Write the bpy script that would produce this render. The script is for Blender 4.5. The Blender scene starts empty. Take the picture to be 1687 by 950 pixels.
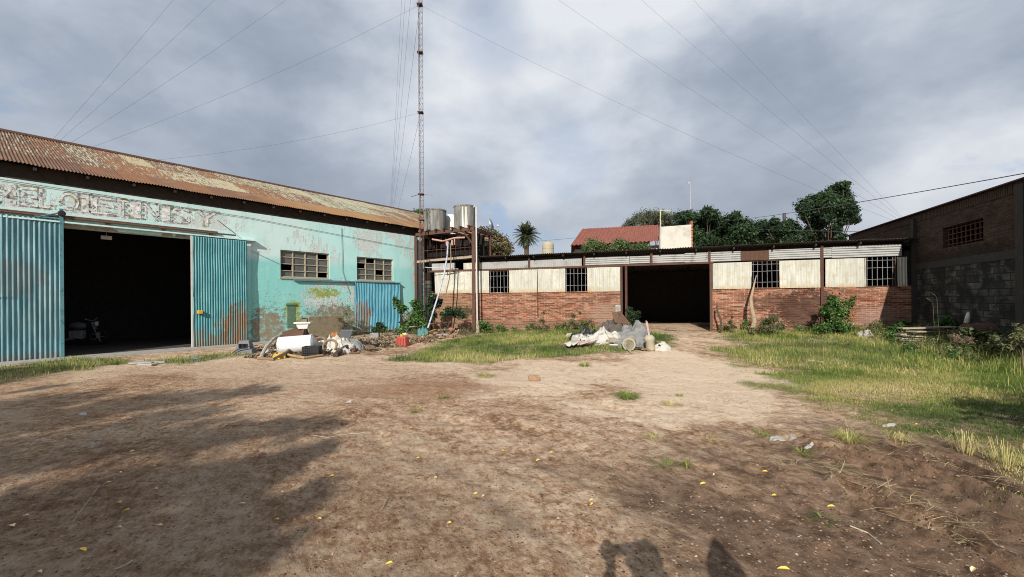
import bpy, math, random
import numpy as np
from mathutils import Vector, Matrix

# ------------------------------------------------------------------ camera, world, sun, exposure
S = bpy.context.scene
FPX = 700.0; ROLL = 0.0071; EYE = 1.6
cam_d = bpy.data.cameras.new("camera"); cam = bpy.data.objects.new("camera", cam_d)
S.collection.objects.link(cam); S.camera = cam
cam_d.sensor_width = 36; cam_d.lens = 36*FPX/1687; cam_d.shift_y = 18/1687
cam_d.clip_start = 0.02; cam_d.clip_end = 3000
cr, sr = math.cos(ROLL), math.sin(ROLL)
cam.matrix_world = Matrix(((cr, sr, 0, 0), (0, 0, -1, 0), (-sr, cr, 0, EYE), (0, 0, 0, 1)))
SUN_EL, SUN_AZ = math.radians(29.3), math.radians(13.8)     # light travels towards (sin az, cos az)
S.view_settings.view_transform = 'Standard'; S.view_settings.look = 'None'
S.view_settings.exposure = 0.26; S.view_settings.gamma = 1
S.render.engine = 'CYCLES'
S.cycles.use_denoising = True; S.cycles.filter_width = 1.0
S.cycles.max_bounces = 6; S.cycles.transparent_max_bounces = 16

W = bpy.data.worlds.new("World"); S.world = W; W.use_nodes = True

class NB:
    """tiny node builder"""
    def __init__(s, tree): s.t = tree; s.pos_ = None
    def node(s, typ, **kw):
        n = s.t.nodes.new(typ)
        for k, v in kw.items(): setattr(n, k, v)
        return n
    def put(s, sock, v):
        if isinstance(v, bpy.types.NodeSocket): s.t.links.new(v, sock)
        elif v is not None:
            if isinstance(v, (tuple, list)) and len(v) == 3 and sock.type == 'RGBA': v = (*v, 1)
            sock.default_value = v
    def m(s, op, a, b=None, c=None, clamp=False):
        n = s.node('ShaderNodeMath', operation=op, use_clamp=clamp)
        s.put(n.inputs[0], a); s.put(n.inputs[1], b)
        if c is not None: s.put(n.inputs[2], c)
        return n.outputs[0]
    def mix(s, f, a, b, mode='MIX'):
        n = s.node('ShaderNodeMix', data_type='RGBA', blend_type=mode, clamp_factor=True)
        s.put(n.inputs[0], f); s.put(n.inputs[6], a); s.put(n.inputs[7], b)
        return n.outputs[2]
    def sm(s, x, a, b):
        n = s.node('ShaderNodeMapRange', interpolation_type='SMOOTHSTEP')
        s.put(n.inputs[0], x); n.inputs[1].default_value = a; n.inputs[2].default_value = b
        return n.outputs[0]
    def pos(s):
        if s.pos_ is None: s.pos_ = s.node('ShaderNodeNewGeometry').outputs['Position']
        return s.pos_
    def scale(s, v, sc):
        n = s.node('ShaderNodeMapping'); s.put(n.inputs[0], v); n.inputs[3].default_value = sc
        return n.outputs[0]
    def rot(s, v, ang, sc=(1, 1, 1), loc=(0, 0, 0)):
        n = s.node('ShaderNodeMapping'); s.put(n.inputs[0], v); n.inputs[2].default_value = (0, 0, ang)
        n.inputs[3].default_value = sc; n.inputs[1].default_value = loc
        return n.outputs[0]
    def aniso(s, v, ang, sx, sy):
        return s.scale(s.rot(v, ang), (sx, sy, 1))
    def noise(s, v, sc, det=4, ro=.55, dist=0.0, col=False):
        n = s.node('ShaderNodeTexNoise'); s.put(n.inputs['Vector'], v)
        n.inputs['Scale'].default_value = sc; n.inputs['Detail'].default_value = det
        n.inputs['Roughness'].default_value = ro; n.inputs['Distortion'].default_value = dist
        return n.outputs['Color' if col else 'Fac']
    def vor(s, v, sc, out='Distance', feat='F1', rnd=1):
        n = s.node('ShaderNodeTexVoronoi', feature=feat); s.put(n.inputs['Vector'], v)
        n.inputs['Scale'].default_value = sc; n.inputs['Randomness'].default_value = rnd
        return n.outputs[out]
    def white(s, v):
        n = s.node('ShaderNodeTexWhiteNoise', noise_dimensions='3D'); s.put(n.inputs[0], v); return n.outputs[0]
    def sep(s, v):
        n = s.node('ShaderNodeSeparateXYZ'); s.put(n.inputs[0], v); return n.outputs
    def comb(s, x, y, z):
        n = s.node('ShaderNodeCombineXYZ'); s.put(n.inputs[0], x); s.put(n.inputs[1], y); s.put(n.inputs[2], z); return n.outputs[0]
    def wall(s, F):
        """coordinates (t, z, o) along a wall frame"""
        p = s.node('ShaderNodeVectorMath', operation='SUBTRACT'); s.put(p.inputs[0], s.pos()); p.inputs[1].default_value = (F.A[0], F.A[1], 0)
        o = []
        for d in ((F.d[0], F.d[1], 0), (0, 0, 1), (F.n[0], F.n[1], 0)):
            k = s.node('ShaderNodeVectorMath', operation='DOT_PRODUCT'); s.put(k.inputs[0], p.outputs[0]); k.inputs[1].default_value = d
            o.append(k.outputs['Value'])
        return o
    def ramp(s, f, stops):
        n = s.node('ShaderNodeValToRGB'); s.put(n.inputs[0], f); e = n.color_ramp.elements
        while len(e) > 1: e.remove(e[-1])
        e[0].position = stops[0][0]; e[0].color = (*stops[0][1], 1)
        for p, c in stops[1:]:
            x = e.new(p); x.color = (*c, 1)
        return n.outputs[0]
    def blob(s, x, y, cx, cy, rx, ry, nz=None, amp=.6):
        """soft blob mask 0..1 with a noisy edge"""
        a = s.m('DIVIDE', s.m('SUBTRACT', x, cx), rx); b = s.m('DIVIDE', s.m('SUBTRACT', y, cy), ry)
        d = s.m('SQRT', s.m('ADD', s.m('MULTIPLY', a, a), s.m('MULTIPLY', b, b)))
        if nz is None: return s.sm(d, 1.08, .85)
        f = s.m('ADD', s.m('MULTIPLY', s.m('SUBTRACT', 1.0, d), 1.1), s.m('MULTIPLY', s.m('SUBTRACT', nz, .5), amp*9))
        return s.sm(f, -.05, .28)

def material(name, fn, rough=.85, metal=0.0, spec=.3):
    m = bpy.data.materials.new(name); m.use_nodes = True
    b = NB(m.node_tree); p = m.node_tree.nodes['Principled BSDF']
    r = fn(b)
    if not isinstance(r, dict): r = dict(col=r)
    b.put(p.inputs['Base Color'], r['col']); b.put(p.inputs['Roughness'], r.get('rough', rough))
    p.inputs['Metallic'].default_value = metal; p.inputs['Specular IOR Level'].default_value = spec
    if 'bump' in r:
        k = b.node('ShaderNodeBump'); k.inputs['Strength'].default_value = r.get('bs', .5); k.inputs['Distance'].default_value = r.get('bd', .01)
        b.put(k.inputs['Height'], r['bump']); b.put(p.inputs['Normal'], k.outputs[0])
    if 'alpha' in r: b.put(p.inputs['Alpha'], r['alpha'])
    if 'trans' in r:
        tr = b.node('ShaderNodeBsdfTranslucent'); b.put(tr.inputs[0], r['col'])
        mx = b.node('ShaderNodeMixShader'); mx.inputs[0].default_value = r['trans']
        b.put(mx.inputs[1], p.outputs[0]); b.put(mx.inputs[2], tr.outputs[0])
        b.put(m.node_tree.nodes['Material Output'].inputs[0], mx.outputs[0])
    return m

# sky: Nishita with a broken layer of grey cloud
nt = W.node_tree; wb = NB(nt)
sky = wb.node('ShaderNodeTexSky', sky_type='NISHITA', sun_disc=False)
sky.sun_elevation = SUN_EL; sky.sun_rotation = SUN_AZ + math.pi
gen = wb.node('ShaderNodeTexCoord').outputs['Generated']
gx, gy, gz = wb.sep(gen)
den = wb.m('ADD', wb.m('MAXIMUM', gz, 0.0), .40)
cp = wb.comb(wb.m('DIVIDE', gx, den), wb.m('DIVIDE', gy, den), 0.0)
cp = wb.rot(cp, .35, (1.0, 1.25, 1), (3.1, 1.7, 0))
n1 = wb.noise(cp, .95, 4, .5, .15); n2 = wb.noise(wb.scale(gen, (1, 1, 1.7)), 3.6, 9, .56, .12)
n3 = wb.noise(wb.rot(cp, 1.0, (1, 1, 1), (9, 4, 2)), 1.8, 7, .6, .3)
cv = wb.m('ADD', wb.m('MULTIPLY', n1, .50), wb.m('MULTIPLY', n2, .50))
def lobe(u, v, w, g):
    a = (u-843.5)/FPX; c = (493-v)/FPX; l = math.sqrt(a*a+c*c+1)
    k = wb.node('ShaderNodeVectorMath', operation='DOT_PRODUCT'); wb.put(k.inputs[0], gen); k.inputs[1].default_value = (a/l, 1/l, c/l)
    return wb.m('MULTIPLY', wb.sm(k.outputs['Value'], math.cos(w), 1.0), g)
for q in ((780, 60, .45, .07), (960, 130, .32, .06), (960, 345, .22, .09), (1620, 330, .2, .12), (1230, 60, .35, .04), (60, 60, .4, .035), (1330, 240, .2, .04), (330, 280, .42, -.085), (600, 300, .3, -.05), (1180, 200, .3, -.05), (1480, 120, .4, -.06), (1250, 290, .3, -.05), (800, 230, .16, -.03), (230, 120, .3, -.02)):
    cv = wb.m('ADD', cv, lobe(*q))
ccol = wb.ramp(cv, [(.30, (2.7, 3.2, 4.05)), (.40, (3.5, 4.05, 4.95)), (.48, (4.6, 5.15, 6.0)), (.55, (6.0, 6.5, 7.25)), (.64, (7.8, 8.1, 8.6))])
gap = wb.m('ADD', wb.sm(n3, .58, .70), wb.m('ADD', lobe(940, 260, .12, .5), lobe(815, 60, .1, .6)), clamp=True)
low = wb.sm(gz, .02, .35)
ccol = wb.mix(wb.m('MULTIPLY', wb.m('SUBTRACT', 1.0, low), .45), ccol, (4.9, 5.2, 5.7))
skyc = wb.mix(wb.m('MULTIPLY', gap, .55), ccol, wb.mix(.5, sky.outputs[0], (3.2, 4.6, 7.2)))
bg = nt.nodes['Background']; wb.put(bg.inputs[0], skyc); bg.inputs[1].default_value = .084

sd = bpy.data.lights.new("sun", 'SUN'); sun = bpy.data.objects.new("sun", sd); S.collection.objects.link(sun)
sd.energy = 5.0; sd.angle = math.radians(.4); sd.color = (1, .94, .85)
sdir = Vector((math.sin(SUN_AZ)*math.cos(SUN_EL), math.cos(SUN_AZ)*math.cos(SUN_EL), -math.sin(SUN_EL)))
sun.rotation_euler = sdir.to_track_quat('-Z', 'Y').to_euler()

# ------------------------------------------------------------------ helpers
RNG = np.random.default_rng(7); random.seed(7)
def ray(u, v):
    a = (u-843.5)/FPX; b = (493-v)/FPX
    return np.array([a*cr+b*sr, 1.0, b*cr-a*sr])
def at(u, v, Y):
    p = ray(u, v)*Y; return np.array([p[0], p[1], p[2]+EYE])
def gnd(u, v, z=0.0):
    R = ray(u, v); k = (z-EYE)/R[2]; p = R*k; return np.array([p[0], p[1], z])

class Frame:
    def __init__(s, A, d):
        s.A = np.array(A, float); s.d = np.array(d, float); s.d /= np.linalg.norm(s.d)
        n = np.array([s.d[1], -s.d[0]]); s.n = n if n@(-s.A) > 0 else -n
    def p(s, t, o, z):
        q = s.A + s.d*t + s.n*o; return (q[0], q[1], z)
    def px(s, u, v, o=0.0):
        R = ray(u, v); k = ((s.A+s.n*o)@s.n)/(R[:2]@s.n); q = R*k
        return (q[:2]-s.A)@s.d, q[2]+EYE
FL = Frame((-13.78, 11.43), (.6118, .7910))
FB = Frame((-4.2, 22.0), (.944, -.330))
FR = Frame((14.62, 15.42), (-.3708, -.9287))

def _h(i, j, s):
    n = (i*374761393 + j*668265263 + s*1442695041) & 0xffffffff
    n = ((n ^ (n >> 13))*1274126177) & 0xffffffff
    return ((n ^ (n >> 16)) & 0xffff)/65535.0
def vnoise(x, y, s=0):
    x = np.asarray(x, float); y = np.asarray(y, float)
    xi = np.floor(x).astype(np.int64); yi = np.floor(y).astype(np.int64); fx = x-xi; fy = y-yi
    fx = fx*fx*(3-2*fx); fy = fy*fy*(3-2*fy)
    return (_h(xi, yi, s)*(1-fx)+_h(xi+1, yi, s)*fx)*(1-fy)+(_h(xi, yi+1, s)*(1-fx)+_h(xi+1, yi+1, s)*fx)*fy
def fbm(x, y, o=4, s=0, g=.5):
    a = 0; w = 1; t = 0
    for k in range(o):
        a = a+w*vnoise(x*2**k+17.3*k, y*2**k-9.1*k, s+k); t += w; w *= g
    return a/t
def ss(x, a, b):
    t = np.clip((x-a)/(b-a), 0, 1); return t*t*(3-2*t)
def seg_dist(x, y, pts):
    best = np.full(np.shape(x), 1e9)
    for (ax, ay), (bx, by) in zip(pts[:-1], pts[1:]):
        dx, dy = bx-ax, by-ay; t = np.clip(((x-ax)*dx+(y-ay)*dy)/(dx*dx+dy*dy+1e-9), 0, 1)
        best = np.minimum(best, np.hypot(x-ax-dx*t, y-ay-dy*t))
    return best
def gp(*uv): return [tuple(gnd(u, v)[:2]) for u, v in uv]
RUTS = [(gp((1370, 742), (1460, 770), (1560, 800), (1660, 848), (1780, 900)), .085, .15),
        (gp((1490, 742), (1580, 775), (1680, 820), (1790, 870)), .08, .13),
        (gp((1400, 800), (1470, 835), (1560, 880), (1660, 930), (1760, 990)), .08, .12),
        (gp((1180, 800), (1290, 860), (1400, 930)), .1, .02),
        (gp((700, 690), (850, 700), (1000, 760), (1180, 850)), .14, .018),
        (gp((620, 720), (760, 770), (900, 860), (1000, 960)), .14, .015),
        (gp((930, 650), (1080, 690), (1220, 760), (1330, 850)), .14, .018),
        (gp((100, 880), (330, 790), (560, 700), (700, 650)), .14, .018)]
MUDPOLY = gp((1180, 730), (1400, 735), (1560, 745), (1700, 840), (1900, 960), (1400, 1150), (1150, 950), (1190, 840))
def psd_mud(x, y):
    return 1.7-np.hypot((x-4.2)/1.5, y-3.7)
def height(x, y):
    x = np.asarray(x, float); y = np.asarray(y, float)
    h = .25*ss(x, -2, 5)*ss(y, 9, 17)
    amp = ss(np.hypot(x, y), 60, 25)
    flat = 1-.8*ss((x-FL.A[0])*FL.n[0]+(y-FL.A[1])*FL.n[1], 2.2, .8)
    h = h+((fbm(x*.5, y*.5, 3, 3)-.5)*.10 + (fbm(x*2.3, y*2.3, 4, 11, .6)-.5)*.035)*amp*flat
    near = ss(np.hypot(x, y), 14, 6)
    h = h+((fbm(x*9+y*3, y*9, 3, 23, .6)-.5)*.028+(vnoise(x*24, y*24, 29)-.5)*.008)*near
    mq = ss(psd_mud(x, y), -.3, .5)*near
    h = h+(np.abs(fbm(x*5+y*2, y*4-x, 3, 41, .6)-.5)*-.10+(vnoise(x*11, y*11, 43)-.5)*.022)*mq
    for pts, w, d in RUTS:
        q = seg_dist(x+(vnoise(x*3, y*3, 5)-.5)*.12, y+(vnoise(x*3, y*3, 6)-.5)*.12, pts)
        lump = .55+.9*vnoise(x*7, y*7, 8)
        h = h-d*lump*np.exp(-(q/w)**2)+d*.55*lump*np.exp(-((q-w*1.7)/(w*.7))**2)
    return h
def H(x, y): return float(height(x, y))
def G(u, v):
    """pixel on the ground -> world point on the terrain"""
    z = 0.0
    for _ in range(4):
        p = gnd(u, v, z); z = H(p[0], p[1])
    return np.array([p[0], p[1], z])

def link(o):
    S.collection.objects.link(o); return o
def wloc(o):
    v = Vector((0, 0, 0))
    while o is not None: v += o.location; o = o.parent
    return v
def tag(o, label=None, cat=None, group=None, kind=None):
    if label: o['label'] = label
    if cat: o['category'] = cat
    if group: o['group'] = group
    if kind: o['kind'] = kind
    return o
def empty(name, loc, label, cat, group=None):
    o = bpy.data.objects.new(name, None); link(o); o.location = loc; o.empty_display_size = .2
    return tag(o, label, cat, group)

class MB:
    def __init__(s): s.v = []; s.f = []; s.a = []; s.n = 0
    def add(s, v, f, a=None):
        v = np.asarray(v, float).reshape(-1, 3)
        s.v.append(v); s.f.extend([tuple(i+s.n for i in q) for q in f]); s.n += len(v)
        s.a.append(np.full(len(v), .5 if a is None else a)); return s
    def quadbox(s, c8):
        return s.add(c8, [(0, 3, 2, 1), (4, 5, 6, 7), (0, 1, 5, 4), (1, 2, 6, 5), (2, 3, 7, 6), (3, 0, 4, 7)])
    def fbox(s, F, t0, t1, o0, o1, z0, z1):
        P = F.p
        return s.quadbox([P(t0, o0, z0), P(t1, o0, z0), P(t1, o1, z0), P(t0, o1, z0), P(t0, o0, z1), P(t1, o0, z1), P(t1, o1, z1), P(t0, o1, z1)])
    def box(s, c, sz, rz=0.0, tilt=None):
        M = Matrix.Rotation(rz, 3, 'Z')
        if tilt is not None: M = M @ tilt
        hx, hy, hz = sz[0]/2, sz[1]/2, sz[2]/2
        return s.quadbox([np.array(M @ Vector(p))+np.array(c) for p in [(-hx, -hy, -hz), (hx, -hy, -hz), (hx, hy, -hz), (-hx, hy, -hz), (-hx, -hy, hz), (hx, -hy, hz), (hx, hy, hz), (-hx, hy, hz)]])
    def tube(s, pts, r, n=6, cap=True, a=None):
        pts = [np.array(p, float) for p in pts]; rs = r if isinstance(r, (list, tuple)) else [r]*len(pts)
        V = []; up = np.array([0, 0, 1.0])
        for i, p in enumerate(pts):
            d = pts[min(i+1, len(pts)-1)]-pts[max(i-1, 0)]; d /= (np.linalg.norm(d)+1e-9)
            if i == 0:
                if abs(d[2]) > .9: up = np.array([1.0, 0, 0])
            x = np.cross(d, up); x /= (np.linalg.norm(x)+1e-9); y = np.cross(x, d); up = y
            for k in range(n):
                t = 2*math.pi*k/n; V.append(p+(x*math.cos(t)+y*math.sin(t))*rs[i])
        Fc = []
        for i in range(len(pts)-1):
            for k in range(n):
                k2 = (k+1) % n; Fc.append((i*n+k, i*n+k2, (i+1)*n+k2, (i+1)*n+k))
        if cap: Fc.append(tuple(range(n-1, -1, -1))); Fc.append(tuple((len(pts)-1)*n+k for k in range(n)))
        return s.add(V, Fc, a)
    def lathe(s, c, prof, n=24, axis=None):
        """prof = [(r, h)...]; axis = direction of the h axis"""
        ax = np.array(axis if axis is not None else (0, 0, 1.0), float); ax /= np.linalg.norm(ax)
        x = np.cross(ax, (0, 1, 0.13)); x /= np.linalg.norm(x); y = np.cross(ax, x); c = np.array(c, float)
        V = []; Fc = []
        for r, h in prof:
            for k in range(n):
                t = 2*math.pi*k/n; V.append(c+ax*h+(x*math.cos(t)+y*math.sin(t))*r)
        for i in range(len(prof)-1):
            for k in range(n):
                k2 = (k+1) % n; Fc.append((i*n+k, i*n+k2, (i+1)*n+k2, (i+1)*n+k))
        if prof[0][0] > 1e-4: Fc.append(tuple(range(n-1, -1, -1)))
        if prof[-1][0] > 1e-4: Fc.append(tuple((len(prof)-1)*n+k for k in range(n)))
        return s.add(V, Fc)
    def grid(s, P, a=None):
        P = np.asarray(P, float); r, c = P.shape[:2]; i = np.arange(r*c).reshape(r, c)
        q = np.stack([i[:-1, :-1], i[:-1, 1:], i[1:, 1:], i[1:, :-1]], -1).reshape(-1, 4)
        return s.add(P.reshape(-1, 3), q.tolist(), a)
    def build(s, name, mat, parent=None, smooth=False, solid=0.0, bevel=0.0):
        v = np.concatenate(s.v)
        if parent is None:
            mn, mx = v.min(0), v.max(0); off = np.array([(mn[0]+mx[0])/2, (mn[1]+mx[1])/2, mn[2]]); loc = off
        else:
            off = np.array(wloc(parent)); loc = (0, 0, 0)
        me = bpy.data.meshes.new(name); me.from_pydata((v-off).tolist(), [], s.f)
        at_ = me.attributes.new('tint', 'FLOAT', 'POINT'); at_.data.foreach_set('value', np.concatenate(s.a).astype(np.float32))
        if smooth: me.polygons.foreach_set('use_smooth', [True]*len(me.polygons))
        me.update()
        o = bpy.data.objects.new(name, me); link(o); o.location = loc; o.parent = parent
        if mat: me.materials.append(mat)
        if solid: k = o.modifiers.new('s', 'SOLIDIFY'); k.thickness = solid; k.offset = 0
        if bevel: k = o.modifiers.new('b', 'BEVEL'); k.width = bevel; k.segments = 2
        return o

def fastmesh(name, V, faces_n, mat, tint, parent=None):
    """V (N*faces_n,3): every faces_n verts one polygon"""
    V = np.asarray(V, np.float32); n = len(V)
    if parent is None:
        mn, mx = V.min(0), V.max(0); off = np.array([(mn[0]+mx[0])/2, (mn[1]+mx[1])/2, mn[2]]); loc = off
    else: off = np.array(wloc(parent)); loc = (0, 0, 0)
    me = bpy.data.meshes.new(name); me.vertices.add(n); me.vertices.foreach_set('co', (V-off).astype(np.float32).ravel())
    me.loops.add(n); me.loops.foreach_set('vertex_index', np.arange(n, dtype=np.int32))
    k = n//faces_n; me.polygons.add(k); me.polygons.foreach_set('loop_start', np.arange(0, n, faces_n, dtype=np.int32))
    me.update(calc_edges=True)
    a = me.attributes.new('tint', 'FLOAT', 'POINT'); a.data.foreach_set('value', np.repeat(tint, faces_n).astype(np.float32))
    o = bpy.data.objects.new(name, me); link(o); o.location = loc; o.parent = parent; me.materials.append(mat)
    return o

def wall_mesh(mb, F, t0, t1, z0, z1, holes, o0, th):
    """a wall with real openings (front at o0, back at o0-th)"""
    ts = sorted({t0, t1, *[h[0] for h in holes], *[h[1] for h in holes]}); zs = sorted({z0, z1, *[h[2] for h in holes], *[h[3] for h in holes]})
    ts = [t for t in ts if t0 <= t <= t1]; zs = [z for z in zs if z0 <= z <= z1]; P = F.p
    def solid(i, j):
        if i < 0 or j < 0 or i >= len(ts)-1 or j >= len(zs)-1: return False
        a, b = (ts[i]+ts[i+1])/2, (zs[j]+zs[j+1])/2
        return not any(h[0] < a < h[1] and h[2] < b < h[3] for h in holes)
    for i in range(len(ts)-1):
        for j in range(len(zs)-1):
            if not solid(i, j): continue
            a, b, c, d = ts[i], ts[i+1], zs[j], zs[j+1]
            for o in (o0, o0-th): mb.add([P(a, o, c), P(b, o, c), P(b, o, d), P(a, o, d)], [(0, 1, 2, 3)])
            for (ii, jj, e, g) in ((i-1, j, (a, c), (a, d)), (i+1, j, (b, c), (b, d)), (i, j-1, (a, c), (b, c)), (i, j+1, (a, d), (b, d))):
                if not solid(ii, jj): mb.add([P(e[0], o0, e[1]), P(g[0], o0, g[1]), P(g[0], o0-th, g[1]), P(e[0], o0-th, e[1])], [(0, 1, 2, 3)])
    return mb

def corrug(mb, p00, du, dv, nrm, wid, hgt, pitch=.09, amp=.014, rows=2, wob=0.0, seed=0, per=8):
    """corrugated sheet: p00 corner, du = direction across the waves, dv = direction along them"""
    nu = max(3, int(wid/pitch*per)); u = np.linspace(0, wid, nu+1); v = np.linspace(0, hgt, rows+1)
    U, V = np.meshgrid(u, v)
    hh = amp*np.sin(U*2*math.pi/pitch)
    if wob: hh = hh+(fbm(U*1.3+seed*7, V*1.3, 3, seed)-.5)*wob
    P = np.array(p00)+U[..., None]*np.array(du)+V[..., None]*np.array(dv)+hh[..., None]*np.array(nrm)
    return mb.grid(P)

def leaves(clumps, n, size, seed, squash=.8, shell=.55, aspect=.55, droop=.0):
    """leaf-sized quads spread through a set of clumps [(centre, radius)]"""
    r = np.random.default_rng(seed); C = np.array([c[0] for c in clumps]); Rr = np.array([c[1] for c in clumps])
    w = Rr**2; idx = r.choice(len(clumps), n, p=w/w.sum())
    d = r.normal(size=(n, 3)); d /= np.linalg.norm(d, axis=1)[:, None]
    rad = Rr[idx]*(shell+(1-shell)*r.random(n))*(1+.18*r.normal(size=n))
    lump = 1+.35*(vnoise(d[:, 0]*3+idx*3.1, d[:, 2]*3+d[:, 1]*2, seed)-.5)*2
    P = C[idx]+d*(rad*lump)[:, None]*np.array([1, 1, squash])
    nrm = d*.7+r.normal(size=(n, 3))*.7; nrm[:, 2] += .3; nrm /= np.linalg.norm(nrm, axis=1)[:, None]
    t = r.normal(size=(n, 3)); t[:, 2] -= droop; t -= nrm*(t*nrm).sum(1)[:, None]; t /= np.linalg.norm(t, axis=1)[:, None]
    b = np.cross(nrm, t); sz = size*(.6+.8*r.random(n))
    l = t*sz[:, None]; q = b*(sz*aspect)[:, None]
    V = np.stack([P-l, P-q*.9-l*.1, P+l, P+q*.9-l*.1], 1).reshape(-1, 3)
    tint = np.clip(.5+.25*(vnoise(P[:, 0]*1.4, P[:, 2]*1.4+P[:, 1], seed+3)-.5)*2+.22*r.normal(size=n), 0, 1)
    return V, tint

# ------------------------------------------------------------------ materials
def tint(b): return b.node('ShaderNodeAttribute', attribute_name='tint').outputs['Fac']
def foliage(name, dark, mid, light, trans=.25):
    return material(name, lambda b: dict(col=b.ramp(tint(b), [(0, dark), (.5, mid), (.85, light), (1, tuple(min(1, c*1.5) for c in light))]), trans=trans), rough=.55, spec=.35)
M_tree = foliage('dark_foliage', (.009, .020, .009), (.020, .045, .016), (.04, .08, .025))
M_bush = foliage('bush_foliage', (.035, .06, .02), (.075, .115, .035), (.13, .17, .06))
M_ivy = foliage('ivy_foliage', (.035, .035, .015), (.09, .075, .03), (.2, .15, .07))
M_fern = foliage('feathery_foliage', (.04, .05, .03), (.07, .085, .045), (.12, .13, .07))
M_shrub = foliage('shrub_foliage', (.02, .05, .012), (.05, .115, .022), (.11, .2, .05))
M_weed = foliage('weed_foliage', (.035, .045, .018), (.09, .11, .04), (.2, .19, .09))
M_palm = foliage('palm_foliage', (.015, .022, .012), (.035, .048, .02), (.07, .09, .035))
def _grass(b):
    t = tint(b)
    return dict(col=b.ramp(t, [(0, (.05, .095, .018)), (.3, (.13, .20, .035)), (.5, (.27, .30, .075)), (.7, (.44, .39, .14)), (1, (.62, .52, .27))]), trans=.3)
M_grass = material('grass_blades', _grass, rough=.6)
M_straw = material('straw', lambda b: b.ramp(tint(b), [(0, (.28, .22, .11)), (1, (.62, .50, .27))]), rough=.7)
def flat(name, c, rough=.7, metal=0.0, var=.35, sc=6, dark=None, bs=.25, spec=.3):
    dark = dark or tuple(x*.35 for x in c)
    def fn(b):
        n = b.noise(b.pos(), sc, 5, .6); n2 = b.noise(b.pos(), sc*6, 4, .6)
        c1 = b.mix(b.sm(n, .5-.02, .78), c, dark)
        c2 = b.mix(b.m('MULTIPLY', b.sm(n2, .4, .75), var), c1, tuple(x*.6 for x in c))
        return dict(col=c2, bump=n2, bs=bs, bd=.01)
    return material(name, fn, rough, metal, spec)
M_rust = flat('rusty_steel', (.10, .052, .036), .85, dark=(.06, .03, .02))
M_rustdark = flat('dark_rusty_steel', (.085, .04, .028), .85, dark=(.03, .02, .015))
M_wooddark = flat('dark_weathered_timber', (.035, .026, .02), .9)
M_wood = flat('grey_weathered_wood', (.34, .28, .21), .9, dark=(.12, .09, .07), sc=9)
M_woodbrown = flat('brown_wood', (.12, .07, .045), .9, sc=9)
M_conc = flat('concrete', (.33, .31, .28), .95, dark=(.12, .11, .095), sc=4)
M_galv = flat('galvanised_steel', (.36, .37, .37), .5, .4, sc=5)
M_mast = material('mast_paint', lambda b: b.mix(b.sm(b.sep(b.pos())[2], 5.5, 7.0), (.11, .05, .04), b.mix(b.noise(b.pos(), 8), (.20, .19, .21), (.09, .085, .09))), .6)
M_wire = flat('wire', (.12, .12, .13), .6)
M_black = flat('black_plastic', (.018, .018, .02), .5, var=.2)
M_grey = flat('grey_plastic', (.13, .14, .155), .5, dark=(.07, .07, .075))
M_whitem = flat('white_enamel', (.66, .66, .64), .45, dark=(.6, .58, .53), var=.12, sc=2.5)
M_whitep = flat('white_plastic', (.54, .53, .50), .5, dark=(.45, .43, .38))
M_cloth = flat('white_sheeting', (.46, .44, .39), .9, dark=(.17, .15, .125), sc=7, bs=.5)
M_tarp = flat('grey_tarpaulin', (.20, .20, .195), .85, dark=(.09, .085, .08), sc=6, bs=.5)
M_tarpd = flat('dark_sacking', (.10, .085, .07), .9, dark=(.04, .035, .03), sc=7, bs=.5)
M_pink = flat('pinkish_cloth', (.48, .36, .34), .9, dark=(.5, .48, .46), sc=3)
M_red = flat('red_plastic', (.34, .07, .055), .4, dark=(.4, .04, .035), var=.15)
M_yellow = flat('yellow_plastic', (.55, .33, .04), .5, dark=(.5, .3, .05), var=.15)
M_orange = flat('orange_rust', (.34, .14, .04), .8)
M_cream = flat('cream_plastic', (.36, .32, .24), .6, dark=(.4, .34, .24))
M_hose = flat('brown_hose', (.22, .15, .09), .7, dark=(.08, .06, .045))
M_blue = flat('blue_plastic', (.12, .24, .42), .5)
M_leafy = flat('yellow_leaf', (.80, .56, .09), .7, dark=(.62, .42, .10), var=.25, sc=30)
M_leafp = flat('pale_leaf', (.74, .62, .34), .7, dark=(.5, .38, .18), var=.25, sc=30)
M_bark = flat('bark', (.09, .065, .045), .95, sc=5, bs=.8)
M_skin = flat('skin', (.42, .25, .18), .6, var=.05, dark=(.40, .24, .17)); M_shirt = flat('shirt_fabric', (.08, .1, .14), .9, var=.1)
M_trouser = flat('trouser_fabric', (.05, .05, .06), .9, var=.1); M_hair = flat('hair', (.02, .015, .01), .7)
M_dark_int = flat('dark_plaster', (.035, .032, .03), .95)  # very dark plaster colour for the inner walls
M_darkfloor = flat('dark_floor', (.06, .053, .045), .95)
M_glass = material('dusty_glass', lambda b: dict(col=b.mix(b.noise(b.pos(), 3), (.05, .055, .05), (.16, .16, .14)), rough=.35), spec=.5)

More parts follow.
